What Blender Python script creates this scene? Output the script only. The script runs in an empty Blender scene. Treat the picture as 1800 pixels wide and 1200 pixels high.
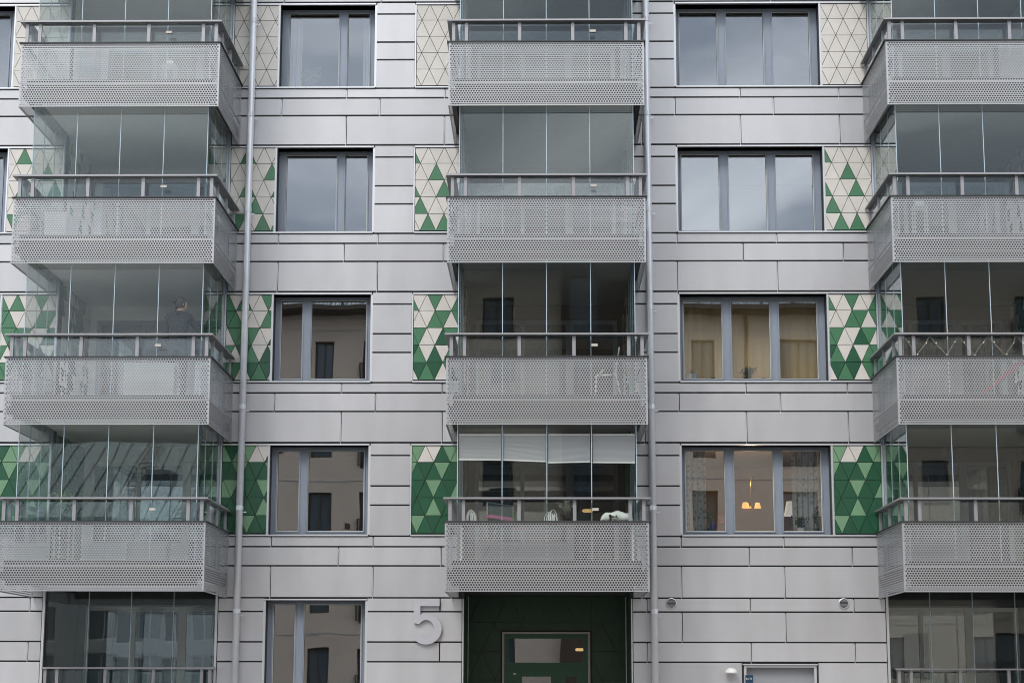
import bpy, math, random
from mathutils import Matrix, Vector
random.seed(7)
C = bpy.data.collections.new("Scene_objects"); bpy.context.scene.collection.children.link(C)
sc = bpy.context.scene
PI = math.pi

# ------------------------------------------------------------------ camera
EYE = 1.6; DIST = 35.832
R = [[0.99989135, 0.01463403, 0.00176917], [-0.01471455, 0.98378002, 0.1787746], [0.00087572, -0.17878121, 0.98388847]]
cam = bpy.data.objects.new("camera", bpy.data.cameras.new("camera")); C.objects.link(cam)
right, fwd, up = Vector(R[0]), Vector(R[1]), Vector(R[2])
M = Matrix((right, up, -fwd)).transposed().to_4x4(); M.translation = Vector((0, -DIST, EYE))
cam.matrix_world = M
cam.data.sensor_width = 36; cam.data.lens = 36 * 3369.6 / 1800
cam.data.clip_start = .1; cam.data.clip_end = 2000
sc.camera = cam

# ------------------------------------------------------------------ world
SUN_EL, SUN_AZ = math.radians(46), math.radians(205)
w = bpy.data.worlds.new("World"); sc.world = w; w.use_nodes = True
nt = w.node_tree; N = nt.nodes; L = nt.links; N.clear()
out = N.new("ShaderNodeOutputWorld"); bg = N.new("ShaderNodeBackground"); bg.inputs[1].default_value = 0.1
sky = N.new("ShaderNodeTexSky"); sky.sky_type = 'NISHITA'; sky.sun_disc = False
sky.sun_elevation = SUN_EL; sky.sun_rotation = SUN_AZ
tc = N.new("ShaderNodeTexCoord"); mp = N.new("ShaderNodeMapping"); mp.inputs['Scale'].default_value = (1.2, 1.2, 3.2); mp.inputs['Rotation'].default_value = (.3, .5, .4); mp.inputs['Location'].default_value = (78.09, 41.61, 120.27)
n1 = N.new("ShaderNodeTexNoise"); n1.inputs['Scale'].default_value = 3.0; n1.inputs['Detail'].default_value = 5; n1.inputs['Roughness'].default_value = .5; n1.inputs['Distortion'].default_value = .6
cr = N.new("ShaderNodeValToRGB"); cr.color_ramp.elements[0].position = .36; cr.color_ramp.elements[1].position = .66
cr.color_ramp.elements[0].color = (4.6, 5.1, 5.9, 1); cr.color_ramp.elements[1].color = (14.6, 14.8, 15.2, 1)
mx = N.new("ShaderNodeMixRGB"); mx.inputs[0].default_value = .9
L.new(tc.outputs['Generated'], mp.inputs[0]); L.new(mp.outputs[0], n1.inputs['Vector']); L.new(n1.outputs['Fac'], cr.inputs[0])
L.new(sky.outputs[0], mx.inputs[1]); L.new(cr.outputs[0], mx.inputs[2]); L.new(mx.outputs[0], bg.inputs[0]); L.new(bg.outputs[0], out.inputs[0])

sd = bpy.data.lights.new("sun", 'SUN'); sd.energy = 1.0; sd.angle = math.radians(20); sd.color = (1, .96, .9)
sun = bpy.data.objects.new("sun", sd); C.objects.link(sun)
# nishita: sun_rotation measured clockwise from +Y
dv = Vector((math.sin(SUN_AZ) * math.cos(SUN_EL), math.cos(SUN_AZ) * math.cos(SUN_EL), math.sin(SUN_EL)))
sun.rotation_euler = dv.to_track_quat('Z', 'Y').to_euler(); sun.location = (0, 0, 60)
sc.view_settings.view_transform = 'Standard'; sc.view_settings.look = 'None'; sc.view_settings.gamma = 1
sc.view_settings.exposure = 0.80; sc.view_settings.use_curve_mapping = False
cy = sc.cycles; cy.max_bounces = 10; cy.transparent_max_bounces = 24; cy.glossy_bounces = 5; cy.diffuse_bounces = 4
cy.use_denoising = True; cy.caustics_reflective = False; cy.caustics_refractive = False; cy.sample_clamp_indirect = 4; cy.pixel_filter_type = 'BLACKMAN_HARRIS'; cy.filter_width = .95; cy.use_adaptive_sampling = False

# ------------------------------------------------------------------ materials
MATS = {}
def mat(name, col, rough=.6, metal=0., var=0., noise=0., nscale=8., bump=0., bscale=30., spec=.5, rvar=0., nstretch=(1, 1, 1), emis=None, estr=0.):
    m = bpy.data.materials.new(name); m.use_nodes = True
    nt = m.node_tree; N = nt.nodes; L = nt.links; b = N['Principled BSDF']
    b.inputs['Roughness'].default_value = rough; b.inputs['Metallic'].default_value = metal
    b.inputs['Specular IOR Level'].default_value = spec
    rgb = N.new("ShaderNodeRGB"); rgb.outputs[0].default_value = (*col, 1); o = rgb.outputs[0]
    g = N.new("ShaderNodeNewGeometry"); mp = N.new("ShaderNodeMapping"); mp.inputs['Scale'].default_value = nstretch
    L.new(g.outputs['Position'], mp.inputs[0])
    if var:
        oi = N.new("ShaderNodeObjectInfo"); mr = N.new("ShaderNodeMapRange")
        mr.inputs['To Min'].default_value = 1 - var; mr.inputs['To Max'].default_value = 1 + var
        L.new(oi.outputs['Random'], mr.inputs[0]); x = N.new("ShaderNodeVectorMath"); x.operation = 'SCALE'
        L.new(o, x.inputs[0]); L.new(mr.outputs[0], x.inputs['Scale']); o = x.outputs[0]
    if noise:
        tn = N.new("ShaderNodeTexNoise"); tn.inputs['Scale'].default_value = nscale; tn.inputs['Detail'].default_value = 6
        L.new(mp.outputs[0], tn.inputs['Vector']); mr = N.new("ShaderNodeMapRange")
        mr.inputs['From Min'].default_value = .25; mr.inputs['From Max'].default_value = .75
        mr.inputs['To Min'].default_value = 1 - noise; mr.inputs['To Max'].default_value = 1 + noise
        L.new(tn.outputs['Fac'], mr.inputs[0]); x = N.new("ShaderNodeVectorMath"); x.operation = 'SCALE'
        L.new(o, x.inputs[0]); L.new(mr.outputs[0], x.inputs['Scale']); o = x.outputs[0]
        if rvar:
            mr2 = N.new("ShaderNodeMapRange"); mr2.inputs['To Min'].default_value = rough - rvar; mr2.inputs['To Max'].default_value = rough + rvar
            L.new(tn.outputs['Fac'], mr2.inputs[0]); L.new(mr2.outputs[0], b.inputs['Roughness'])
    L.new(o, b.inputs['Base Color'])
    if bump:
        tb = N.new("ShaderNodeTexNoise"); tb.inputs['Scale'].default_value = bscale; tb.inputs['Detail'].default_value = 3
        L.new(g.outputs['Position'], tb.inputs['Vector']); bp = N.new("ShaderNodeBump"); bp.inputs['Strength'].default_value = 1; bp.inputs['Distance'].default_value = bump
        L.new(tb.outputs['Fac'], bp.inputs['Height']); L.new(bp.outputs[0], b.inputs['Normal'])
    if emis:
        b.inputs['Emission Color'].default_value = (*emis, 1); b.inputs['Emission Strength'].default_value = estr
    MATS[name] = m
    return m
def glass(name, refl_ior, tint, base=0., rough=0.0, gcol=(.90, .94, 1)):
    m = bpy.data.materials.new(name); m.use_nodes = True
    nt = m.node_tree; N = nt.nodes; L = nt.links; N.clear()
    out = N.new("ShaderNodeOutputMaterial"); mix = N.new("ShaderNodeMixShader")
    tr = N.new("ShaderNodeBsdfTransparent"); tr.inputs[0].default_value = (*tint, 1)
    gl = N.new("ShaderNodeBsdfGlossy"); gl.inputs['Roughness'].default_value = rough; gl.inputs[0].default_value = (*gcol, 1)
    # Schlick reflectance of each face, the same from both sides
    lw = N.new("ShaderNodeLayerWeight"); lw.inputs[0].default_value = .5
    pw = N.new("ShaderNodeMath"); pw.operation = 'POWER'; pw.inputs[1].default_value = 5.; L.new(lw.outputs['Facing'], pw.inputs[0])
    r0 = ((refl_ior - 1) / (refl_ior + 1)) ** 2 + base
    ad = N.new("ShaderNodeMath"); ad.operation = 'MULTIPLY_ADD'; ad.use_clamp = True; ad.inputs[1].default_value = 1 - r0; ad.inputs[2].default_value = r0
    # fine waviness of float glass
    g = N.new("ShaderNodeNewGeometry"); tb = N.new("ShaderNodeTexNoise"); tb.inputs['Scale'].default_value = .9; tb.inputs['Detail'].default_value = 1
    bp = N.new("ShaderNodeBump"); bp.inputs['Distance'].default_value = .0013; bp.inputs['Strength'].default_value = 1
    L.new(g.outputs['Position'], tb.inputs['Vector']); L.new(tb.outputs['Fac'], bp.inputs['Height']); L.new(bp.outputs[0], gl.inputs['Normal'])
    L.new(pw.outputs[0], ad.inputs[0]); L.new(ad.outputs[0], mix.inputs[0]); L.new(tr.outputs[0], mix.inputs[1]); L.new(gl.outputs[0], mix.inputs[2]); L.new(mix.outputs[0], out.inputs[0])
    MATS[name] = m; return m

ZINC = mat("zinc_cladding", (.545, .543, .558), .40, .42, var=.075, noise=.055, nscale=1.7, bump=.004, bscale=1.3, rvar=.08, nstretch=(1.5, 1, .35))
JOINT = mat("joint_dark_grey", (.055, .058, .058), .8)  # dark grey backing seen in the open joints
FLASH = mat("flashing_metal", (.66, .67, .69), .38, .6)
SOFFIT = mat("soffit_shade_dark", (.03, .036, .036), .5)  # shade under the window head put into the colour
FRAME = mat("blue_grey_frame", (.27, .31, .375), .45, .15, noise=.03)
BEAD = mat("pale_glazing_bead", (.62, .64, .60), .5)
PERF = mat("perforated_aluminium", (.435, .44, .455), .40, .5, noise=.05, nscale=1.5, bump=.002, bscale=2.)
DARKST = mat("dark_steel", (.045, .05, .05), .5, .4)
RAIL = mat("rail_aluminium", (.33, .325, .34), .4, .45)
PIPE = mat("downpipe_metal", (.74, .765, .81), .36, .3, noise=.05, nscale=3)
CEILW = mat("ceiling_white_lit", (.82, .83, .82), .85, noise=.03)  # left column ceilings, their stronger daylight put into the colour
CEILG = mat("ceiling_grey_shaded", (.40, .41, .41), .85, noise=.05)  # centre and right ceilings, weaker daylight put into the colour; tables share it
LOGL = mat("loggia_plaster_lit", (.80, .80, .79), .85, noise=.03)  # left column copy, lightened to stand for more daylight inside
DECK = mat("deck_boards_shaded", (.10, .095, .085), .8, noise=.1, nscale=6, nstretch=(.3, 6, 1))  # centre and right copy, interior shade put into the colour
DECKL = mat("deck_boards_lit", (.48, .46, .43), .8, noise=.1, nscale=6, nstretch=(.3, 6, 1))  # left column copy, lightened to brighten the loggia and its ceiling
LATCH = mat("beige_plastic", (.50, .47, .41), .6)
SLAB = mat("dark_slab_edge", (.10, .105, .10), .8)
CONC = mat("painted_concrete", (.50, .51, .50), .8, noise=.06, nscale=2.5, bump=.001, bscale=60)
LOGW = mat("loggia_plaster_shaded", (.13, .13, .125), .85, noise=.05)  # darker copy, shade of the loggia interior put into the colour
TC = {'c': mat("cream_tile", (.70, .665, .62), .30, var=.04, noise=.05, nscale=5, bump=.0006, bscale=6),
      'g': mat("mid_green_tile", (.072, .21, .11), .24, var=.05, noise=.05, nscale=5, bump=.0006, bscale=6),
      'd': mat("dark_green_tile", (.02, .10, .052), .24, var=.08, noise=.05, nscale=5, bump=.0006, bscale=6),
      'l': mat("light_green_tile", (.18, .33, .195), .25, var=.05, noise=.05, nscale=5, bump=.0006, bscale=6)}
ENTR = mat("entrance_green_tile", (.016, .055, .027), .35, var=.15)
DOORG = mat("green_door_paint", (.025, .10, .052), .35)
WINGL = glass("window_glass", 1.45, (.86, .88, .88), .14)
BALGL = glass("balcony_glass", 1.56, (.95, .968, .96), .0, gcol=(.87, .94, .95))
CLEARGL = glass("clear_balcony_glass", 1.40, (.96, .972, .968), .0, gcol=(.87, .94, .95))
RAILGL = glass("rail_glass", 1.5, (.94, .965, .957), .0)
EDGE = mat("polished_glass_edge", (.42, .52, .58), .3)
WHITE = mat("white_plastic", (.75, .75, .72), .5)
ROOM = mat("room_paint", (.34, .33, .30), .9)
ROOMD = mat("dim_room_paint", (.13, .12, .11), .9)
BEIGE = mat("beige_render", (.70, .585, .475), .9, noise=.07, nscale=.8, bump=.002, bscale=50)
BROWN = mat("brown_wood_cladding", (.10, .068, .045), .7, noise=.2, nscale=2, nstretch=(6, 1, .4))
WHITER = mat("pale_render", (.55, .57, .57), .9, noise=.05, nscale=.7)
ROOFM = mat("grey_seam_roof", (.36, .45, .47), .6, .1, noise=.12, nscale=1.5)
DGL = mat("dark_pane", (.07, .10, .12), .12, 0, spec=.8)
BROWNF = mat("brown_frame", (.09, .07, .05), .6)
ASPH = mat("asphalt", (.11, .108, .104), .9, noise=.2, nscale=5, bump=.003, bscale=80)
PAVE = mat("pavement_slab", (.36, .34, .32), .9, noise=.1, nscale=3)
BLACK = mat("black_plastic", (.02, .02, .022), .5)

# ------------------------------------------------------------------ mesh helper
class MB:
    def __init__(s): s.v = []; s.f = []; s.m = []
    def poly(s, pts, m=0):
        n = len(s.v); s.v += [tuple(p) for p in pts]; s.f.append(tuple(range(n, n + len(pts)))); s.m.append(m)
    def box(s, x0, x1, y0, y1, z0, z1, m=0, c=0.):
        if c:  # chamfered front (-y) face
            n = len(s.v)
            s.v += [(x0, y1, z0), (x1, y1, z0), (x1, y1, z1), (x0, y1, z1), (x0, y0 + c, z0), (x1, y0 + c, z0), (x1, y0 + c, z1), (x0, y0 + c, z1),
                    (x0 + c, y0, z0 + c), (x1 - c, y0, z0 + c), (x1 - c, y0, z1 - c), (x0 + c, y0, z1 - c)]
            fs = [(3, 2, 1, 0), (8, 9, 10, 11)]
            for i in range(4):
                j = (i + 1) % 4; fs += [(i, j, 4 + j, 4 + i), (4 + i, 4 + j, 8 + j, 8 + i)]
            s.f += [tuple(n + k for k in f) for f in fs]; s.m += [m] * len(fs); return
        n = len(s.v)
        s.v += [(x0, y0, z0), (x1, y0, z0), (x1, y1, z0), (x0, y1, z0), (x0, y0, z1), (x1, y0, z1), (x1, y1, z1), (x0, y1, z1)]
        fs = [(3, 2, 1, 0), (4, 5, 6, 7), (0, 1, 5, 4), (1, 2, 6, 5), (2, 3, 7, 6), (3, 0, 4, 7)]
        s.f += [tuple(n + k for k in f) for f in fs]; s.m += [m] * 6
    def prism(s, pts, axis, a, b, m=0):   # pts 2-D, extruded along axis from a to b
        def P(p, t): return {'y': (p[0], t, p[1]), 'x': (t, p[0], p[1]), 'z': (p[0], p[1], t)}[axis]
        n = len(pts)
        s.poly([P(p, a) for p in pts], m); s.poly([P(p, b) for p in reversed(pts)], m)
        for i in range(n):
            j = (i + 1) % n; s.poly([P(pts[j], a), P(pts[i], a), P(pts[i], b), P(pts[j], b)], m)
    def tube(s, pts, r, n=8, m=0, cap=True):
        pts = [Vector(p) for p in pts]; rs = r if isinstance(r, (list, tuple)) else [r] * len(pts)
        base = len(s.v)
        for i, p in enumerate(pts):
            d = (pts[min(i + 1, len(pts) - 1)] - pts[max(i - 1, 0)]).normalized()
            a = d.orthogonal().normalized() if i == 0 else (a - d * a.dot(d)).normalized()
            b = d.cross(a)
            for k in range(n):
                t = 2 * PI * k / n; s.v.append(tuple(p + (a * math.cos(t) + b * math.sin(t)) * rs[i]))
        for i in range(len(pts) - 1):
            for k in range(n):
                q = (k + 1) % n; s.f.append((base + i * n + k, base + i * n + q, base + (i + 1) * n + q, base + (i + 1) * n + k)); s.m.append(m)
        if cap:
            s.f.append(tuple(base + k for k in reversed(range(n)))); s.f.append(tuple(base + (len(pts) - 1) * n + k for k in range(n))); s.m += [m, m]
    def lathe(s, prof, cx, cy, cz, n=16, m=0):
        base = len(s.v)
        for r, z in prof:
            for k in range(n):
                t = 2 * PI * k / n; s.v.append((cx + r * math.cos(t), cy + r * math.sin(t), cz + z))
        for i in range(len(prof) - 1):
            for k in range(n):
                q = (k + 1) % n; s.f.append((base + i * n + k, base + i * n + q, base + (i + 1) * n + q, base + (i + 1) * n + k)); s.m.append(m)
    def mesh(s, name, mats, smooth=False):
        me = bpy.data.meshes.new(name); me.from_pydata(s.v, [], s.f)
        for mm in (mats if isinstance(mats, (list, tuple)) else [mats]): me.materials.append(mm)
        me.polygons.foreach_set('material_index', s.m)
        if smooth: me.polygons.foreach_set('use_smooth', [True] * len(s.f))
        me.update(); return me
    def build(s, name, mats, parent=None, loc=(0, 0, 0), smooth=False):
        return link(name, s.mesh(name, mats, smooth), parent, loc)
def link(name, data, parent=None, loc=(0, 0, 0), rot=None):
    o = bpy.data.objects.new(name, data); C.objects.link(o); o.location = loc
    if rot: o.rotation_euler = rot
    if parent: o.parent = parent
    return o
def empty(name, loc=(0, 0, 0), parent=None): return link(name, None, parent, loc)
def tag(o, label=None, cat=None, group=None, kind=None):
    if label: o['label'] = label
    if cat: o['category'] = cat
    if group: o['group'] = group
    if kind: o['kind'] = kind
    return o
def copy_tree(o, parent=None, loc=None):
    c = o.copy(); C.objects.link(c); c.parent = parent
    if loc is not None: c.location = loc
    for ch in list(o.children): copy_tree(ch, c)
    return c
def wall_cells(mb, x0, x1, z0, z1, holes, y0, y1, m=0):
    xs = sorted({x0, x1, *[h[0] for h in holes], *[h[1] for h in holes]}); zs = sorted({z0, z1, *[h[2] for h in holes], *[h[3] for h in holes]})
    xs = [x for x in xs if x0 <= x <= x1]; zs = [z for z in zs if z0 <= z <= z1]
    for a, b in zip(zs, zs[1:]):
        run = None
        for c, d in zip(xs, xs[1:]):
            mx_, mz = (c + d) / 2, (a + b) / 2
            inside = any(h[0] < mx_ < h[1] and h[2] < mz < h[3] for h in holes)
            if inside:
                if run: mb.box(run[0], run[1], y0, y1, a, b, m); run = None
            else: run = (run[0] if run else c, d)
        if run: mb.box(run[0], run[1], y0, y1, a, b, m)

# ------------------------------------------------------------------ ground
g = MB(); g.box(-400, 400, -400, 400, -.6, 0); tag(g.build("ground", ASPH), kind='structure')
g = MB(); g.box(-60, 60, -4.2, 2.0, .004, .13, 0, 0); tag(g.build("pavement", PAVE), kind='structure')
g = MB(); g.box(-60, 60, -4.36, -4.203, .004, .14); tag(g.build("kerb", CONC), kind='structure')

# ------------------------------------------------------------------ the building
B = empty("apartment_building"); tag(B, "grey metal clad apartment block with perforated metal balconies and green triangle tiles", "apartment block")
FH = 2.9
RL, RC, RR = (-9.213, -6.038), (-1.457, 1.686), (6.431, 9.571)      # loggia recesses
XL, XR = -14.0, 13.5
ZTOP = 18.9
TILEX = {'A': (-10.30, -9.263), 'B': (-5.988, -5.125), 'C': (-2.412, -1.507), 'D': (5.482, 6.381)}
WINX = {'W': (-13.3, -10.335), 'L': (-5.09, -3.235), 'R': (2.655, 5.447)}
CEIL, FLR = 3.53, 3.78

holes = []
for k in range(0, 5):
    o = FH * k
    for x0, x1 in WINX.values(): holes.append((x0, x1, 4.45 + o, 6.13 + o))
    for x0, x1 in (RL, RC, RR): holes.append((x0, x1, FLR + o, CEIL + o + FH))
holes += [(RL[0], RL[1], .88, CEIL), (RR[0], RR[1], .88, CEIL), (-1.42, 1.675, -.1, 3.40), (-5.10, -3.25, 1.2, 3.235), (3.745, 5.08, 0, 2.06)]
wb = MB(); wall_cells(wb, XL, XR, 0, ZTOP, holes, .052, .30)
wb.build("wall", JOINT, B)

# cladding panels ---------------------------------------------------
PANC = {}
def panel(x0, x1, z0, z1):
    gx = .011
    w_, h_ = round(x1 - x0 - 2 * gx, 3), round(z1 - z0 - .026, 3)
    if w_ < .03 or h_ < .03: return
    key = (w_, h_)
    if key not in PANC:
        m = MB(); m.box(-w_ / 2, w_ / 2, 0, .05, -h_ / 2, h_ / 2, 0, .006)
        PANC[key] = m.mesh("cladding_panel", ZINC)
    o = link("cladding_panel", PANC[key], B, ((x0 + x1) / 2, random.uniform(-.003, .001), (z0 + z1) / 2 + .012))
    o.rotation_euler = (random.uniform(-.002, .004), 0, random.uniform(-.0015, .0015))
P0, Q0, PER = -5.03, -3.765, 1.912
def course(z0, z1, ph, spans):
    base = P0 if ph == 'P' else Q0
    js = [base + PER * n for n in range(-7, 12)]
    for a, b in spans:
        for j in js:
            if a + .06 < j < b - .06:
                jm = MB(); jm.box(j - .0105, j + .0005, .003, .05, z0 - .012, z1 - .02); jm.build("joint_profile", FLASH, B)
        cuts = [a] + [j for j in js if a + .06 < j < b - .06] + [b]
        for c, d in zip(cuts, cuts[1:]): panel(c, d, z0, z1)
between = [(XL, RL[0] - .045), (RL[1] + .045, RC[0] - .05), (RC[1] + .03, RR[0] - .045), (RR[1] + .045, XR)]
SEQ = {0: 'PQP', 1: 'QPQ', 2: 'PQP', 3: 'QPQ', 4: 'PQP'}   # A (top, thin), B, C under each sill
for k in range(5):
    o = FH * k; s = SEQ[k]
    if k == 4: s = 'QPP'
    course(4.215 + o, 4.41 + o, s[0], between); course(3.86 + o, 4.215 + o, s[1], between); course(3.27 + o, 3.86 + o, s[2], between)
course(3.27 + FH * 5, 3.86 + FH * 5, 'P', between)
piers = [(-3.205, -2.435), (RC[1] + .03, 2.635), (9.62, 11.2), (11.2, XR)]
for k in range(0, 5):
    o = FH * k
    for a, b in piers:
        for z0, z1 in ((4.41, 4.99), (4.99, 5.35), (5.35, 5.925), (5.925, 6.165)): panel(a, b, z0 + o, z1 + o)
# ground floor
lv = [3.27, 3.016, 2.46, 2.10, 1.52, 1.16, .58, .15]
for i, (z1, z0) in enumerate(zip(lv, lv[1:])):
    ph = 'Q' if i % 2 == 0 else 'P'
    sp = [(XL, RL[0] - .045), (RL[1] + .045, -5.125), (-3.225, -1.445), (RR[1] + .045, XR)]
    if i == 2 or i == 0: pass
    if i == 1 or i == 3: sp2 = [(-3.225, -1.445)]
    for a, b in sp:
        if (a, b) == (-3.225, -1.445):
            if i in (0, 2, 4, 6): panel(a, -1.863, z0, z1); panel(-1.863, b, z0, z1)
            else: panel(a, b, z0, z1)
        elif a == RL[1] + .045: panel(a, b, z0, z1)
        else: course(z0, z1, ph, [(a, b)])
    if i < 3: course(z0, z1, ph, [(1.70, RR[0] - .045)])
    elif i == 3:
        panel(1.70, 3.716, z0, z1); panel(3.716, 5.105, 2.062, z1); panel(5.105, RR[0] - .045, z0, z1)
    else: panel(1.70, 3.716, z0, z1); panel(5.105, RR[0] - .045, z0, z1)

# tile panels -------------------------------------------------------
TB, V0 = .3085, {'A': -10.157, 'B': -5.806, 'C': -2.312, 'D': 5.618}
SH = {'A': -2, 'B': -2, 'C': 0, 'D': 0}
ZL = [6.143, 5.810, 5.477, 5.143, 4.809, 4.475]
PAT = {3: [{-1: 'g'}, {2: 'g'}, {-1: 'g', 3: 'g'}, {0: 'g'}, {-2: 'g', 1: 'g', 3: 'g'}],
       2: [{-3: 'g', -1: 'g', 2: 'g', 5: 'g', 6: 'g'}, {-3: 'g', -2: 'g', 2: 'g', 3: 'g', 5: 'g'}, {-2: 'g', -1: 'g', 0: 'g', 3: 'd', 4: 'g'},
           {-3: 'g', -1: 'd', 0: 'g', 2: 'd', 4: 'g', 5: 'g'}, {-3: 'g', -2: 'g', 0: 'd', 1: 'g', 2: 'd', 4: 'g', 5: 'd'}],
       1: [{-3: 'l', -2: 'd', -1: 'l', 0: 'l', 1: 'c', 2: 'c', 3: 'd', 4: 'l', 5: 'l'}, {-1: 'l', 3: 'l'}, {-3: 'l', -2: 'l', 2: 'l', 5: 'l'}, {2: 'l'}, {-3: 'l', 0: 'l'}]}
def clip(poly, x0, x1):
    for side, lim in ((0, x0), (1, x1)):
        res = []
        for i in range(len(poly)):
            p, q = poly[i], poly[(i + 1) % len(poly)]
            ip = p[0] >= lim if side == 0 else p[0] <= lim; iq = q[0] >= lim if side == 0 else q[0] <= lim
            if ip: res.append(p)
            if ip != iq:
                t = (lim - p[0]) / (q[0] - p[0]); res.append((lim, p[1] + t * (q[1] - p[1])))
        poly = res
        if len(poly) < 3: return []
    return poly
def clipz(poly, zmax):
    return [(p[1], p[0]) for p in clip([(p[1], p[0]) for p in poly], -9, zmax)]
def area(p): return abs(sum(p[i][0] * p[(i + 1) % len(p)][1] - p[(i + 1) % len(p)][0] * p[i][1] for i in range(len(p)))) / 2
def inset(poly, d):
    n = len(poly); A = sum(poly[i][0] * poly[(i + 1) % n][1] - poly[(i + 1) % n][0] * poly[i][1] for i in range(n))
    if A < 0: poly = poly[::-1]
    lines = []
    for i in range(n):
        p, q = poly[i], poly[(i + 1) % n]; dx, dz = q[0] - p[0], q[1] - p[1]; l = math.hypot(dx, dz)
        if l < 1e-5: continue
        nx, nz = -dz / l, dx / l; lines.append((p[0] + nx * d, p[1] + nz * d, dx / l, dz / l))
    res = []
    for i in range(len(lines)):
        a, b = lines[i - 1], lines[i]; det = a[2] * b[3] - a[3] * b[2]
        if abs(det) < 1e-6: continue
        t = ((b[0] - a[0]) * b[3] - (b[1] - a[1]) * b[2]) / det; res.append((a[0] + a[2] * t, a[1] + a[3] * t))
    return res
def tri_field(x0, x1, v0, sh, pat, zoff=0):
    res = []
    for r in range(5):
        zt, zb = ZL[r], ZL[r + 1]
        for s in range(-4, 14):
            cx = v0 + s * TB / 2; up_ = (s % 2 == 1) if r % 2 == 0 else (s % 2 == 0)
            tri = [(cx - TB / 2, zb), (cx + TB / 2, zb), (cx, zt)] if up_ else [(cx - TB / 2, zt), (cx, zb), (cx + TB / 2, zt)]
            p = clip(tri, x0, x1)
            if len(p) >= 3: p = clipz(p, 6.122)
            if len(p) < 3 or area(p) < .0006: continue
            p2 = inset(p, .0048)
            if len(p2) < 3 or area(p2) > area(p): continue
            col = (pat[r].get(s + sh, 'd' if (pat is PAT[1] and r > 0) else 'c')) if pat else 'c'
            res.append((p2, col, area(p2)))
    return res
cand = []
for nm, (x0, x1) in TILEX.items():
    for k in range(0, 5):
        o = FH * k
        bk = MB(); bk.box(x0 - .02, x1 + .02, .018, .05, 4.455 + o, 6.135 + o)
        tp = bk.build("tile_panel", JOINT, B)
        for xa in (x0 - .034, x1 + .004): tr = MB(); tr.box(xa, xa + .028, -.012, .017, 4.452 + o, 6.128 + o); tr.build("edge_trim", FLASH, tp)
        for p, col, a in tri_field(x0, x1, V0[nm], SH[nm], PAT.get(k + 1)):
            cx = sum(q[0] for q in p) / len(p); wgt = 1.
            if nm == 'A' and cx > -9.9: wgt = .25
            if nm == 'C' and cx > -1.6: wgt = .2
            if nm == 'A': wgt *= .5
            if k == 4: wgt = 0.01
            if nm == 'B' and -5.75 < cx < -5.5: wgt *= .8
            cand.append((a * wgt, tp, [(q[0], q[1] + o) for q in p], col))
# k index: PAT keys 1..3 are floors 2..4 of the pattern; floor offset k=0 is the lowest tiled row
cand.sort(key=lambda c: -c[0])
rest = {}
for i, (a, tp, p, col) in enumerate(cand):
    if i < 298:
        cx = sum(q[0] for q in p) / len(p); cz = sum(q[1] for q in p) / len(p)
        m = MB(); m.prism([(q[0] - cx, q[1] - cz) for q in p], 'y', 0, .016)
        link("tile", m.mesh("tile", TC[col]), tp, (cx, -.001 + random.uniform(-.0012, .0012), cz), (random.uniform(-.003, .003), 0, random.uniform(-.003, .003)))
    else: rest.setdefault(tp, []).append((p, col))
for tp, lst in rest.items():
    m = MB()
    for p, col in lst: m.prism(p, 'y', -.001, .015, 'cgdl'.index(col))
    tag(m.build("small_tiles", [TC[c] for c in 'cgdl'], tp), kind='stuff')

# flashings over the windows and tiles ------------------------------
for k in range(0, 5):
    o = FH * k
    for a, b in ((XL, RL[0] - .05), (RL[1] + .05, -3.215), (-2.43, RC[0] - .05), (2.645, RR[0] - .045)):
        fl = MB(); fl.box(a, b, -.022, .05, 6.128 + o, 6.158 + o); fl.build("lintel_flashing", FLASH, B)
        fl = MB(); fl.box(a, b, -.035, .05, 4.424 + o, 4.450 + o); fl.build("sill_flashing", FLASH, B)
for q in ((-5.13, -3.22, -.025, .05, 3.236, 3.262), (3.72, 5.10, -.02, .05, 2.062, 2.085)): fl = MB(); fl.box(*q); fl.build("lintel_flashing", FLASH, B)

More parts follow.
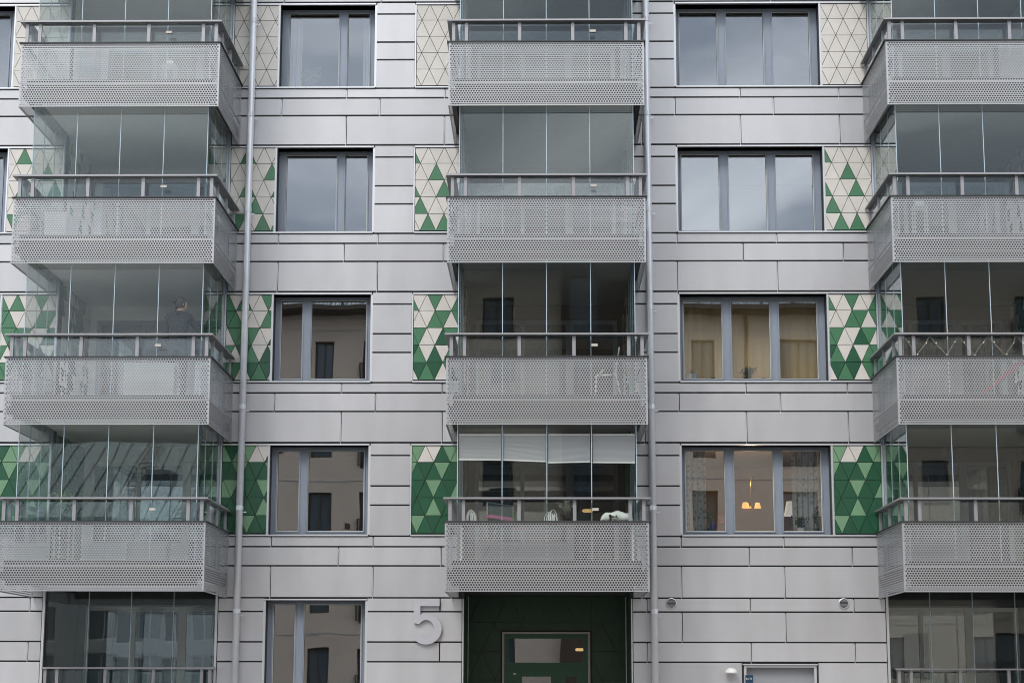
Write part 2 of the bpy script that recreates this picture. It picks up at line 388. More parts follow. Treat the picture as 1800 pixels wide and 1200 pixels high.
# windows -----------------------------------------------------------
def window(x0, x1, z0, z1, panes, tilt=.0079, mat_gl=None, head=.06):
    """panes: list of (xa, xb) glass openings; frame at y .30-.37"""
    f = MB(); Y0, Y1 = .30, .38
    zb, zt = z0 + .085, z1 - head
    hl = [(a, b, zb, zt) for a, b in panes]
    wall_cells(f, x0, x1, z0, z1, hl, Y0, Y1, 0)
    for a, b in panes:   # sash step and pale bead
        t = .02
        for (p, q, r_, s_) in ((a - t, a, zb - t, zt + t), (b, b + t, zb - t, zt + t)): f.box(p, q, Y0 - .018, Y0 - .001, r_, s_, 0)
        for (p, q, r_, s_) in ((a, b, zb - t, zb), (a, b, zt, zt + t)): f.box(p, q, Y0 - .018, Y0 - .001, r_, s_, 0)
        e = .013
        f.box(a, a + e, .325, .345, zb, zt, 1); f.box(b - e, b, .325, .345, zb, zt, 1)
        f.box(a + e, b - e, .325, .345, zb, zb + e, 1); f.box(a + e, b - e, .325, .345, zt - e, zt, 1)
    W = f.build("window", [FRAME, BEAD], B)
    rv = MB(); rv.box(x0 - .045, x0 - .001, .0, .30, z0 + .001, z1 - .001, 0); rv.box(x1 + .001, x1 + .045, .0, .30, z0 + .001, z1 - .001, 0)
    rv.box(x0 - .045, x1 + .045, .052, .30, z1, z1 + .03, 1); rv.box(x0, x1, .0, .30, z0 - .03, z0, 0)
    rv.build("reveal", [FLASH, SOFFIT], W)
    for a, b in panes:
        g = MB(); g.box(-(b - a) / 2, (b - a) / 2, -.006, .006, -(zt - zb) / 2, (zt - zb) / 2)
        link("pane", g.mesh("pane", mat_gl or WINGL), W, ((a + b) / 2, .362, (zb + zt) / 2), (-tilt + random.uniform(-.0004, .0004), 0, random.uniform(-.0009, .0009)))
    return W
def room(x0, x1, y0, y1, z0, z1, m=None, parent=None, front=None):
    """closed room, open towards the window (thin walls)"""
    r = MB(); t = .05
    r.box(x0 - t, x0, y0, y1, z0 - t, z1 + t); r.box(x1, x1 + t, y0, y1, z0 - t, z1 + t); r.box(x0 - t, x1 + t, y1, y1 + t, z0 - t, z1 + t)
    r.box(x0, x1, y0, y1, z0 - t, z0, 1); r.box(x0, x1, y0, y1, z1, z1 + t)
    if front:   # inner face of the outer wall with its opening
        wall_cells(r, x0, x1, z0, z1, [front], y0, y0 + .03)
    return r.build("room", [m or ROOM, ROOMD], parent or B)
for k in range(0, 5):
    o = FH * k
    wide_left = k >= 2
    pl = [(-4.955, -3.96), (-3.80, -3.36)] if wide_left else [(-4.99, -4.565), (-4.405, -3.335)]
    window(*WINX['L'], 4.45 + o, 6.13 + o, pl)
    window(*WINX['R'], 4.45 + o, 6.13 + o, [(2.74, 3.49), (3.654, 4.405), (4.568, 5.307)])
    window(*WINX['W'], 4.45 + o, 6.13 + o, [(-13.1, -12.3), (-12.13, -11.4), (-11.24, -10.50)])
    for nm, dpt in (('L', 4), ('R', 6.2 if k == 0 else 4), ('W', 3)):
        a, b = WINX[nm]
        room(a - .5, b + .5, .385, dpt, FLR + o + .03, CEIL + o + FH - .03, front=(a, b, 4.46 + o, 6.12 + o), m=ROOM if k != 0 or nm != 'R' else mat("room_paint_warm", (.45, .40, .33), .9))
window(-5.10, -3.25, 1.2, 3.235, [(-5.0, -4.585), (-4.425, -3.345)])
room(-5.6, -2.8, .385, 4, .88, 3.45, front=(-5.10, -3.25, 1.2, 3.225))

# drainpipes --------------------------------------------------------
for xt, xb_, yy in ((-5.60, -5.622, -.13), (2.045, 2.112, -.13)):
    m = MB(); m.tube([(xb_, yy, .15), (xt, yy, ZTOP)], .066, 14)
    p = m.build("downpipe", PIPE, B, smooth=True)
    for z in [2.99 + 1.905 * i for i in range(-1, 9)]:
        x = xb_ + (xt - xb_) * z / ZTOP
        c = MB(); c.tube([(x, yy, z), (x, yy, z + .085)], .0715, 14); c.build("collar", PIPE, p)
        b = MB(); b.box(x + .05, x + .13, yy - .01, yy + .012, z - .05, z - .025); b.box(x - .012, x + .012, yy, .0, z + .02, z + .05); b.build("bracket", FLASH, p)

# loggias -----------------------------------------------------------
YB = 2.55
def side_tiles(x, y0, y1, z0, face):
    """triangular tiles on a recess side wall; returns mesh part"""
    m = MB(); h = .3335; n = 0
    z = z0
    r = 0
    ztop = z0 + 2.6
    while z < ztop - .05:
        zt = min(z + h, ztop)
        for s in range(-2, 20):
            cy_ = y0 + s * TB / 2; up_ = (s + r) % 2 == 0
            tri = [(cy_ - TB / 2, z), (cy_ + TB / 2, z), (cy_, z + h)] if up_ else [(cy_ - TB / 2, z + h), (cy_, z), (cy_ + TB / 2, z + h)]
            p = clip(tri, y0, y1)
            if len(p) < 3: continue
            p = [(q[1], q[0]) for q in clip([(q[1], q[0]) for q in p], z0, ztop)]
            if len(p) < 3 or area(p) < .0008: continue
            p = inset(p, .005)
            if len(p) < 3: continue
            m.prism(p, 'x', x, x + face * .014, 'cgdl'.index(side_col(s, r)))
        z += h; r += 1
    return m
def side_col(s, r): return _sidecols[(s * 7 + r * 13) % len(_sidecols)]
LOG = {}
for ci, (x0, x1) in enumerate((RL, RC, RR)):
    for k in range(0, 5):
        o = FH * k; zf, zc = FLR + o, CEIL + o + FH
        _sidecols = {0: 'dldgdddldd', 1: 'cgcdgccgdc', 2: 'cccgccccgc', 3: 'cccccccc', 4: 'cccccccc'}[k]
        m = MB()
        # side walls, thick
        m.box(x0 - .14, x0 - .002, .302, YB, zf, zc); m.box(x1 + .002, x1 + .14, .302, YB, zf, zc)
        m.box(x0 - .045, x0 - .001, -.01, .30, zf, zc, 1); m.box(x1 + .001, x1 + .045, -.01, .30, zf, zc, 1)   # metal corner trims
        ho = (x0 + .15, x1 - .12, zf + .02, 6.12 + o)
        wall_cells(m, x0 - .14, x1 + .14, zf, zc, [ho], YB, YB + .2)
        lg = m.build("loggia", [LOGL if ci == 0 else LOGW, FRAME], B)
        if ci == 1 or True:
            st = side_tiles(x0 + .001, .31, YB - .01, zf, 1)
            tag(st.build("wall_tiles", [TC[c] for c in 'cgdl'], lg), kind='stuff')
            st = side_tiles(x1 - .001, .31, YB - .01, zf, -1)
            tag(st.build("wall_tiles", [TC[c] for c in 'cgdl'], lg), kind='stuff')
        # window + balcony door at the back
        f = MB(); a, b = ho[0], ho[1]; xd = b - .98
        pn = [(a + .07, a + (xd - a) / 2 - .04, ho[2] + .70, ho[3] - .08), (a + (xd - a) / 2 + .04, xd - .07, ho[2] + .70, ho[3] - .08), (xd + .09, b - .09, ho[2] + .15, ho[3] - .08)]
        wall_cells(f, a, b, ho[2], ho[3], pn, YB + .05, YB + .12)
        fr_ = f.build("back_window_frame", WHITE if ci == 0 and k == 0 else FRAME, lg)
        for q in pn:
            gl = MB(); gl.box(q[0], q[1], YB + .08, YB + .09, q[2], q[3]); gl.build("pane", WINGL, lg)
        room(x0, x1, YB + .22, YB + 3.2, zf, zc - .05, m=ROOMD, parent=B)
# ground loggias, glazed flush with the wall
def rail_strip(x0, x1, y, zb, zt, posts, parent, gz0=None):
    for px_ in posts:
        p = MB(); p.box(px_ - .03, px_ + .03, y - .025, y + .03, zb, zt); p.build("post", RAIL, parent)
for ci, (x0, x1) in ((0, RL), (2, RR)):
    zf, zc = .88, CEIL
    m = MB(); m.box(x0 - .14, x0 - .002, .302, YB, zf, zc); m.box(x1 + .002, x1 + .14, .302, YB, zf, zc)
    m.box(x0 - .045, x0 - .001, -.01, .30, zf, zc, 1); m.box(x1 + .001, x1 + .045, -.01, .30, zf, zc, 1)
    m.box(x0, x1, .05, YB, zf - .1, zf)
    ho = (x0 + .15, x1 - .12, zf + .02, 3.22)
    wall_cells(m, x0 - .14, x1 + .14, zf, zc, [ho], YB, YB + .2)
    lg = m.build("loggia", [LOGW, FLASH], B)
    f = MB(); a, b = ho[0], ho[1]; xd = b - .98
    pn = [(a + .07, a + (xd - a) / 2 - .04, ho[2] + .70, ho[3] - .08), (a + (xd - a) / 2 + .04, xd - .07, ho[2] + .70, ho[3] - .08), (xd + .09, b - .09, ho[2] + .15, ho[3] - .08)]
    wall_cells(f, a, b, ho[2], ho[3], pn, YB + .05, YB + .12)
    f.build("back_window_frame", WHITE, lg)
    for q in pn:
        gl = MB(); gl.box(q[0], q[1], YB + .08, YB + .09, q[2], q[3]); gl.build("pane", WINGL, lg)
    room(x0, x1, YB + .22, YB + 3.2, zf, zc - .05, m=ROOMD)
    wdt = (x1 - x0) / 4
    for i in range(4):
        gl = MB(); gl.box(x0 + i * wdt + .008, x0 + (i + 1) * wdt - .008, .10, .108, zf + .05, 3.405); gl.build("glazing_panel", BALGL, lg)
        e = MB(); e.box(x0 + (i + 1) * wdt - .006, x0 + (i + 1) * wdt + .006, .098, .112, zf + .05, 3.40); e.build("glass_edge", EDGE, lg)
    e = MB(); e.box(x0, x1, .06, .14, 3.41, 3.52); e.build("top_track", FLASH, lg)
    # low railing in front
    r0, r1 = (x0 + .03, x1 + .04) if ci == 0 else (x0 + .07, x1)
    rl = MB(); rl.box(r0, r1, -.20, -.04, 1.975, 2.005); rl.build("top_rail", RAIL, lg)
    for i in range(6):
        px_ = r0 + [.06, .28, 1.17, 2.06, 2.95, 3.10][i]
        p = MB(); p.box(px_ - .028, px_ + .028, -.15, -.10, 1.0, 1.975); p.build("post", RAIL, lg)
    gg = MB(); gg.box(r0 + .04, r1 - .04, -.128, -.122, 1.05, 1.93); gg.build("rail_glass", RAILGL, lg)

# balconies ---------------------------------------------------------
PB, PT, DEP = 3.271, 4.464, 2.559
def perf_sheet(w_, h_, name, m_=None):
    """perforated sheet in the xz plane, x 0..w, z 0..h, staggered round holes, folded rim"""
    p = .0467; rh = .0162; R_ = p / math.sqrt(3); row = p * math.sqrt(3) / 2
    mb = MB(); nr = int((h_ - .036) / row) + 1; z0 = (h_ - (nr - 1) * row) / 2
    nc = int((w_ - .05) / p); x0 = (w_ - nc * p) / 2
    hexa = [(R_ * math.cos(PI / 6 + PI / 3 * i), R_ * math.sin(PI / 6 + PI / 3 * i)) for i in range(6)]
    circ = [(rh * math.cos(PI / 6 + PI / 6 * i), rh * math.sin(PI / 6 + PI / 6 * i)) for i in range(12)]
    V, F = mb.v, mb.f
    for r in range(nr):
        off = p / 2 if r % 2 else 0.; n_ = nc + (0 if r % 2 else 1)
        cz = z0 + r * row
        for c in range(-1, n_ + 1):
            cx = x0 + off + c * p; b = len(V)
            if c < 0 or c == n_ or cx < .028 or cx > w_ - .028:
                if cx < -.03 or cx > w_ + .03: continue
                V += [(min(max(cx + q[0], .002), w_ - .002), 0, cz + q[1]) for q in hexa]; F.append(tuple(range(b, b + 6))); continue
            V += [(cx + q[0], 0, cz + q[1]) for q in hexa] + [(cx + q[0], 0, cz + q[1]) for q in circ]
            for i in range(6):
                j = (i + 1) % 6; a0, a1, a2 = b + 6 + 2 * i, b + 7 + 2 * i, b + 6 + (2 * i + 2) % 12
                F += [(b + i, a1, a0), (b + i, b + j, a1), (b + j, a2, a1)]
    mb.m = [0] * len(F)
    t = .0165
    mb.box(0, w_, -.002, .022, 0, t); mb.box(0, w_, -.002, .022, h_ - t, h_); mb.box(0, .026, -.0022, .022, t, h_ - t); mb.box(w_ - .026, w_, -.0022, .022, t, h_ - t)
    return mb.mesh(name, PERF)
SHEETS = {}
def sheet(w_, h_):
    k_ = (round(w_, 3), round(h_, 3))
    if k_ not in SHEETS: SHEETS[k_] = perf_sheet(w_, h_, "perforated_sheet")
    return SHEETS[k_]
ZJ = 3.705 - PB
def balcony(x0, x1, xg0, xg1, ceil):
    s = MB(); s.box(x0 + .13, x1 - .13, -2.42, .05, CEIL, FLR); s.box(xg0 - .13, xg1 + .13, .05, YB, CEIL, FLR)
    bal = s.build("balcony", SLAB, B)
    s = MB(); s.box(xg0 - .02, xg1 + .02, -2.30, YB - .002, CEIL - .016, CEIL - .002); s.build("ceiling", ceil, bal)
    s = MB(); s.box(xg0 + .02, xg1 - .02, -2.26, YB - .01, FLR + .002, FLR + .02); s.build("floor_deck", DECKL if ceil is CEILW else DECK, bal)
    wf = x1 - x0
    for z, h in ((PB, ZJ - .003), (PB + ZJ + .003, PT - PB - ZJ - .003)):
        o = link("perforated_sheet", sheet(wf, h), bal, (x0, -DEP, z))
        link("perforated_sheet", sheet(DEP - .06, h), bal, (x1, -DEP + .012, z), (0, 0, PI / 2))
        link("perforated_sheet", sheet(DEP - .06, h), bal, (x0, -.048, z), (0, 0, -PI / 2))
    # stiffening cap, dark below
    c = MB(); c.box(x0 - .03, x1 + .03, -DEP - .03, -DEP + .07, PT + .001, PT + .022)
    c.box(x0 - .03, x0 + .07, -DEP + .07, -.03, PT + .001, PT + .022); c.box(x1 - .07, x1 + .03, -DEP + .07, -.03, PT + .001, PT + .022)
    c.build("cap", DARKST, bal)
    # frame behind the sheets
    for q in ((x0 + .03, x1 - .03, -DEP + .03, -DEP + .07, PT - .06, PT - .02), (x0 + .04, x0 + .12, -2.46, -.02, CEIL - .05, CEIL + .08),
              (x1 - .12, x1 - .04, -2.46, -.02, CEIL - .05, CEIL + .08), (x0 + .121, x1 - .121, -2.50, -2.425, CEIL - .03, FLR + .02)):
        f = MB(); f.box(*q); f.build("edge_beam", DARKST, bal)
    f = MB(); f.box(x0 + .14, x1 - .14, -2.424, -2.40, CEIL - .155, CEIL - .032); f.build("hole_shade_strip", DARKST, bal)  # added dark strip standing in for shade behind the lowest sheet holes
    # railing on top
    zt, zb = 4.862, PT + .022
    posts = [(x0 + .32 + (wf - .64) * t / 3, -2.50, 0) for t in range(4)] + [(x0 + .085, -2.50, 0), (x1 - .085, -2.50, 0)]
    sp = [(xx, yy, 1) for xx in (x0 + .06, x1 - .06) for yy in (-2.02, -1.05, -.1)]
    pm = MB(); pm.box(-.03, .03, -.02, .03, zb, zt); pmesh = pm.mesh("post", RAIL)
    pm = MB(); pm.box(-.025, .025, -.03, .03, zb, zt); pmesh2 = pm.mesh("post", RAIL)
    for xx, yy, q in posts + sp: link("post", pmesh2 if q else pmesh, bal, (xx, yy, 0))
    tr = MB(); tr.box(x0 - .03, x1 + .03, -2.60, -2.39, zt + .001, zt + .032); tr.build("top_rail", RAIL, bal)
    for xa in (x0 - .03, x1 - .15):
        tr = MB(); tr.box(xa, xa + .18, -2.389, -.03, zt + .001, zt + .032); tr.build("side_rail", RAIL, bal)
    xs = sorted(p[0] for p in posts)
    for a, b in zip(xs, xs[1:]):
        gl = MB(); gl.box(a + .032, b - .032, -2.492, -2.484, PT - .25, zt - .045); gl.build("rail_glass", RAILGL, bal)
    for xx in (x0 + .06, x1 - .06):
        for a, b in ((-2.46, -2.05), (-1.99, -1.08), (-1.02, -.13)):
            gl = MB(); gl.box(xx - .004, xx + .004, a, b, PT - .25, zt - .045); gl.build("rail_glass", RAILGL, bal)
    lt = MB(); xl = x0 + wf * .739; lt.box(xl - .055, xl + .055, -2.52, -2.494, 4.668, 4.715); lt.build("latch", LATCH, bal)
    # frameless folding glazing
    zg0, zg1 = FLR + .03, CEIL + FH - .02
    n = 4; w4 = (xg1 - xg0) / n
    for i in range(n):
        gl = MB(); gl.box(xg0 + i * w4 + .009, xg0 + (i + 1) * w4 - .009, -2.314, -2.306, zg0, zg1)
        gl.build("glazing_panel", BALGL, bal)
    for i in range(n + 1):
        e = MB(); x = xg0 + i * w4; e.box(x - .007, x + .007, -2.317, -2.303, zg0, zg1); e.build("glass_edge", EDGE, bal)
    for x in (xg0, xg1):
        for a, b in ((-2.29, -1.56), (-1.54, -.80), (-.78, -.05)):
            gl = MB(); gl.box(x - .004, x + .004, a, b, zg0, zg1); gl.build("glazing_panel", BALGL, bal)
            e = MB(); e.box(x - .006, x + .006, b, b + .016, zg0, zg1); e.build("glass_edge", EDGE, bal)
    tk = MB()
    tk.box(xg0 - .03, xg1 + .03, -2.34, -2.28, zg1, CEIL + FH - .001)
    for x in (xg0, xg1): tk.box(x - .03, x + .03, -2.28, -.03, zg1, CEIL + FH - .001)
    tk.build("glazing_track", RAIL, bal)
    tk = MB(); tk.box(xg0 - .03, xg1 + .03, -2.34, -2.28, FLR + .001, FLR + .03); tk.build("glazing_track", RAIL, bal)
    return bal
# column x ranges
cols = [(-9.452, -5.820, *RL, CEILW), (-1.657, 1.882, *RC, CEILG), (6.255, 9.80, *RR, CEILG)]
BAL = {}
for ci, cdef in enumerate(cols):
    b0 = balcony(*cdef); BAL[ci, 0] = b0
    for k in range(1, 5): BAL[ci, k] = copy_tree(b0, B, (0, 0, FH * k))
    if ci == 0:
        for ch_ in BAL[0, 1].children:
            if ch_.name.startswith("glazing_panel"): ch_.material_slots[0].link = 'OBJECT'; ch_.material_slots[0].material = CLEARGL
    rs = MB(); rs.box(cdef[0] + .13, cdef[1] - .13, -2.42, YB, CEIL + FH * 5, FLR + FH * 5); rs.build("roof_slab", CONC, B)

# entrance ----------------------------------------------------------
m = MB(); YE = 1.76
m.box(-1.56, -1.42, .302, YE, 0.13, 3.40); m.box(1.675, 1.81, .302, YE, .13, 3.40); m.box(-1.56, 1.81, .302, YE + .2, 3.401, 3.52)
wall_cells(m, -1.56, 1.81, .13, 3.40, [(-.745, .965, .13, 2.715)], YE, YE + .15)
ent = m.build("entrance", JOINT, B)
def wall_tris(x0, x1, z0, z1, hole, ax, const, face, par):
    h = .55; tb = .52; r = 0; z = z0
    while z < z1 - .02:
        s = -1
        while x0 + s * tb / 2 - tb / 2 < x1:
            cx = x0 + s * tb / 2; up_ = (s + r) % 2 == 0
            tri = [(cx - tb / 2, z), (cx + tb / 2, z), (cx, z + h)] if up_ else [(cx - tb / 2, z + h), (cx, z), (cx + tb / 2, z + h)]
            s += 1
            parts = [tri]
            if hole:
                parts = [clip(tri, x0, hole[0]), clip(tri, hole[1], x1)]
                mid = clip(tri, hole[0], hole[1])
                if len(mid) >= 3: parts.append([(q[1], q[0]) for q in clip([(q[1], q[0]) for q in mid], hole[3], z1)])
            for p in parts:
                if len(p) < 3: continue
                p = clip(p, x0, x1)
                if len(p) >= 3: p = [(q[1], q[0]) for q in clip([(q[1], q[0]) for q in p], z0, z1)]
                if len(p) < 3 or area(p) < .002: continue
                p = inset(p, .004)
                if len(p) < 3: continue
                mm = MB(); mm.prism(p, ax, const, const + face * .012); mm.build("entrance_tile", ENTR, par)
        z += h; r += 1
wall_tris(-1.40, 1.66, .14, 3.40, (-.765, .985, .13, 2.735), 'y', YE - .013, 1, ent)
wall_tris(.31, YE - .02, .14, 3.40, None, 'x', -1.419, 1, ent); wall_tris(.31, YE - .02, .14, 3.40, None, 'x', 1.674, -1, ent)
for q in ((-1.412, -1.395, YE - .04, YE - .015, .13, 3.39), (1.648, 1.664, YE - .04, YE - .015, .13, 3.39), (-1.445, -1.422, -.02, .301, .13, 3.27), (1.677, 1.70, -.02, .301, .13, 3.27)):
    t = MB(); t.box(*q); t.build("corner_trim", FLASH, ent)
t = MB(); t.box(-.742, -.70, YE - .06, YE + .1, .13, 2.71); t.box(.915, .962, YE - .06, YE + .1, .13, 2.71); t.box(-.70, .915, YE - .06, YE + .1, 2.672, 2.71)
t.build("door_surround", mat("surround_metal", (.36, .34, .32), .45, .4), ent)
t = MB(); wall_cells(t, -.70, .915, .13, 2.67, [(-.615, .83, 2.125, 2.585), (-.36, .20, .5, 1.86), (.48, .70, .5, 1.86)], YE - .01, YE + .07)
dr = t.build("entrance_door", DOORG, ent)
for q in ((.27, .285, YE - .022, YE - .011, .14, 1.98), (-.70, .915, YE - .022, YE - .011, 1.985, 2.0)): t = MB(); t.box(*q); t.build("door_leaf_edge", DOORG, ent)
for q in ((-.615, .83, 2.125, 2.585), (-.36, .20, .5, 1.86), (.48, .70, .5, 1.86)):
    gl = MB(); gl.box(q[0], q[1], YE + .03, YE + .04, q[2], q[3]); gl.build("pane", WINGL, ent)
t = MB(); t.box(-.53, -.47, YE - .03, YE - .011, 1.90, 1.925); t.build("door_plate", WHITE, ent)
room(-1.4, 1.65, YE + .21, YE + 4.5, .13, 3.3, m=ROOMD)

# service door at the right
t = MB(); t.box(3.746, 3.79, .02, .20, .13, 2.058); t.box(5.035, 5.079, .02, .20, .13, 2.058); t.box(3.79, 5.035, .02, .20, 2.02, 2.058)
sdoor = t.build("service_door", FLASH, B)
t = MB(); t.box(3.79, 5.035, .16, .20, .13, 2.02); t.build("door_leaf", mat("grey_door_leaf", (.33, .34, .36), .5, .2), sdoor)
# vents
for x in (2.423, 5.607):
    v = MB(); v.lathe([(.078, 0), (.098, 0), (.098, .02), (.085, .028), (.078, .02), (.078, 0)], 0, 0, 0, 28)
    o = v.build("vent", FLASH, B, (x, -.004, 3.187), smooth=False); o.rotation_euler = (PI / 2, 0, 0)
    d = MB(); d.lathe([(.0, .003), (.079, .003)], 0, 0, 0, 28); d.build("vent_back", BLACK, o)
    for i in range(6):
        zz = -.06 + i * .024; hw = math.sqrt(.077 ** 2 - zz ** 2)
        s_ = MB(); s_.box(-hw, hw, zz - .0055, zz + .0055, .006, .016); s_.build("slat", RAIL, o)

# ------------------------------------------------------------------ building across the street (seen mirrored in the panes)
YO = -39.0
O = empty("apartment_building", (0, YO, 0)); tag(O, "beige rendered block with brown bay, seen only as the reflection in the window panes", "apartment block")
def flip(mb):  # local frame of O: y measured towards the street = +y
    return mb
heads = [16.06, 12.98, 9.91, 6.85, 3.78]
wincols = [(-9.08, -8.24, 0), (-7.10, -5.7, 1), (-2.13, -1.01, 0), (6.10, 7.04, 0), (9.47, 11.04, 1), (14.0, 15.0, 0), (17.6, 19.1, 1), (22.0, 23.0, 0), (26.0, 27.0, 0)]
oh = []
for h in heads:
    for a, b, fr in wincols: oh.append((a, b, h - (2.1 if fr else 1.7), h))
m = MB(); OX0, OX1 = -11.6, 32.0
wall_cells(m, OX0, OX1, 0, 17.05, [(a, b, max(c, .05), d) for a, b, c, d in oh], -.4, 0)
m.box(OX0, OX0 + .3, -12, -.4, 0, 17.0)
m.build("wall", BEIGE, O)
for a, b, c, d in oh:
    f = MB(); wall_cells(f, a, b, c, d, [(a + .07, (a + b) / 2 - .03, c + .07, d - .07), ((a + b) / 2 + .03, b - .07, c + .07, d - .07)], -.30, -.22)
    W = f.build("window", BROWNF, O)
    p = MB(); p.box(a, b, -.30, -.27, c, d); p.build("pane", DGL, W)
    if b - a > 1.2:
        r = MB(); r.box(a - .1, b + .1, .12, .15, c + 1.05, c + 1.08); r.box(a - .1, b + .1, .12, .15, c + .1, c + .13)
        r.box(a - .1, a - .07, 0, .15, c + .1, c + 1.08); r.box(b + .07, b + .1, 0, .15, c + .1, c + 1.08)
        x = a
        while x < b: r.box(x, x + .018, .126, .144, c + .13, c + 1.05); x += .12
        r.build("railing", BLACK, W)
m = MB(); wall_cells(m, .80, 3.62, 0, 17.04, [(1.14, 2.15, h - 2.2, h) for h in (17.0 - .25, 13.7, 10.6, 7.5)], .0 + .002, .45); m.build("bay", BROWN, O)
for h in (16.75, 13.7, 10.6, 7.5):
    p = MB(); p.box(1.14, 2.15, .10, .14, h - 2.2, h); p.build("bay_window", DGL, O)
m = MB(); m.tube([(8.17, .12, 12.0), (8.17, .12, 17.0)], .07, 8); m.build("downpipe", BLACK, O)
m = MB(); m.box(OX0 - .4, OX1, -.4, .90, 17.45, 17.60); m.box(OX0 - .4, OX1, .901, 1.05, 17.48, 17.66); m.build("eave", BROWNF, O, (0, 0, -.4))
m = MB(); m.prism([(.70, 17.63), (-6.5, 20.9), (-6.5, 20.7), (.70, 17.50)], 'x', OX0 - .4, OX1)
rf = m.build("roof", ROOFM, O, (0, 0, -.4))
m = MB(); x = OX0
while x < OX1: m.prism([(.68, 17.645), (-6.5, 20.905), (-6.5, 20.96), (.68, 17.70)], 'x', x, x + .04); x += .62
m.build("standing_seams", ROOFM, rf)
sg = MB()
for z in (17.95, 18.15): sg.box(OX0, OX1, .22, .25, z, z + .03)
x = OX0
while x < OX1: sg.box(x, x + .015, .225, .245, 17.85, 18.2); x += .16
x = OX0
while x < OX1: sg.box(x, x + .05, .0, .3, 17.75, 18.2); x += 1.2
sg.build("snow_guard", DARKST, O, (0, 0, -.4))
for x in (-4.6, -4.6 + 17):
    for z in (15.1, 14.2, 9.2): l_ = MB(); l_.lathe([(0, -.1), (.09, -.1), (.09, .1), (0, .1)], x, .09, z, 10); l_.build("wall_light", BLACK, O)

for z in (16.45, 13.45, 10.4, 7.35, 4.3):
    l_ = MB(); l_.box(OX0, .78, .001, .025, z, z + .03); l_.box(3.64, OX1, .001, .025, z, z + .03); l_.build("string_course", CONC, O)
for x, z in ((-6.6, 12.0), (-3.2, 15.6), (-3.2, 9.5), (5.2, 15.5), (5.2, 9.4), (8.8, 12.4), (12.6, 9.3), (-7.6, 8.6), (-10.4, 11.6), (4.4, 8.9), (-5.0, 6.6)):
    l_ = MB(); l_.box(x - .11, x + .11, .001, .03, z - .11, z + .11); l_.build("wall_vent", BROWNF, O)
H = empty("low_house", (0, YO, 0)); tag(H, "low pale house with grey seamed roof, seen only reflected in the left balcony glass", "house")
hw = []
for i in range(9):
    a = -30 + i * 2.05
    hw += [(a, a + .95, 1.3, 2.95), (a, a + .95, 3.45, 4.75)] if i % 3 else [(a, a + 1.3, 1.3, 2.95), (a, a + 1.3, 3.45, 4.75)]
m = MB(); wall_cells(m, -45, -11.9, 0, 7.7, hw, -.3, 0); m.build("wall", WHITER, H)
for a, b, c, d in hw:
    f = MB(); wall_cells(f, a, b, c, d, [(a + .06, (a + b) / 2 - .03, c + .06, d - .06), ((a + b) / 2 + .03, b - .06, c + .06, d - .06)], -.2, -.14)
    W = f.build("window", WHITE, H); p = MB(); p.box(a, b, -.2, -.17, c, d); p.build("pane", DGL, W)
m = MB(); m.prism([(.35, 7.75), (-6.5, 11.4), (-6.5, 11.25), (.35, 7.6)], 'x', -45, -11.9); hr = m.build("roof", ROOFM, H)
m = MB(); x = -45
while x < -12: m.prism([(.35, 7.765), (-6.5, 11.41), (-6.5, 11.445), (.35, 7.80)], 'x', x, x + .03); x += .55
m.build("standing_seams", DARKST, hr)
m = MB()
for dx in (0, .4): m.prism([(.0, 8.1), (-6.4, 11.5), (-6.4, 11.56), (.0, 8.16)], 'x', -15.6 + dx, -15.55 + dx)
for i in range(16):
    y = -.2 - i * .4; z = 8.15 - y * .533 + .03; m.box(-15.6, -15.2, y - .02, y + .02, z, z + .03)
m.build("roof_ladder", DARKST, hr)
m = MB(); m.box(-14.8, -13.9, -2.6, -1.3, 8.6, 9.7); m.build("dormer_window", DGL, hr)
T = empty("tall_house", (0, YO - 12, 0)); tag(T, "grey flat roofed house behind the seamed roof, seen only as a reflection", "house")
m = MB(); m.box(-34, -15.5, -8, 0, 0, 13.6); m.build("wall", mat("grey_render", (.16, .17, .165), .8, noise=.1), T)
m = MB(); prof = [(0, 13.6)] + [(-4 + 4 * math.cos(t), 13.6 + 1.7 * math.sin(t)) for t in [PI * i / 10 for i in range(11)]]
m.prism([(q[0], q[1]) for q in prof[1:]], 'x', -30, -17); tr_ = m.build("barrel_roof", DGL, T)
for i in range(12):
    r = MB(); x = -30 + i * 1.18
    r.tube([(x, -4 + 4.05 * math.cos(t), 13.6 + 1.75 * math.sin(t)) for t in [PI * j / 10 for j in range(11)]], .07, 5); r.build("rib", RAIL, tr_)

# ------------------------------------------------------------------ house number 5
pts = []
def c2w(x, y): px_, py_ = 710 + x / 12, 1040 + y / 12; return (-2.407 + (px_ - 722) * .01069, 3.241 - (py_ - 1054) * .01042)
raw = [(215, 145), (750, 145), (750, 298), (352, 298), (352, 490)]
for a in range(108, -148, -8): t = math.radians(a); raw.append((470 + 327 * math.cos(t), 780 - 325 * math.sin(t)))
for a in range(-147, 146, 9): t = math.radians(a); raw.append((475 + 160 * math.cos(t), 768 - 178 * math.sin(t)))
raw += [(325, 674), (215, 655)]
pts = [c2w(*p) for p in raw]
bmz = MB(); bmz.prism(pts, 'y', -.075, -.035)
num = bmz.build("house_number", mat("brushed_number_metal", (.60, .60, .65), .4, .5, noise=.04), None)
tag(num, "large brushed metal numeral 5 beside the dark green entrance", "number sign")
for x, z in ((-2.28, 3.1), (-1.95, 3.17), (-1.72 - .12, 2.75), (-2.15, 2.5)):
    s = MB(); s.tube([(x, -.036, z), (x, 0, z)], .012, 8); s.build("standoff", DARKST, num)

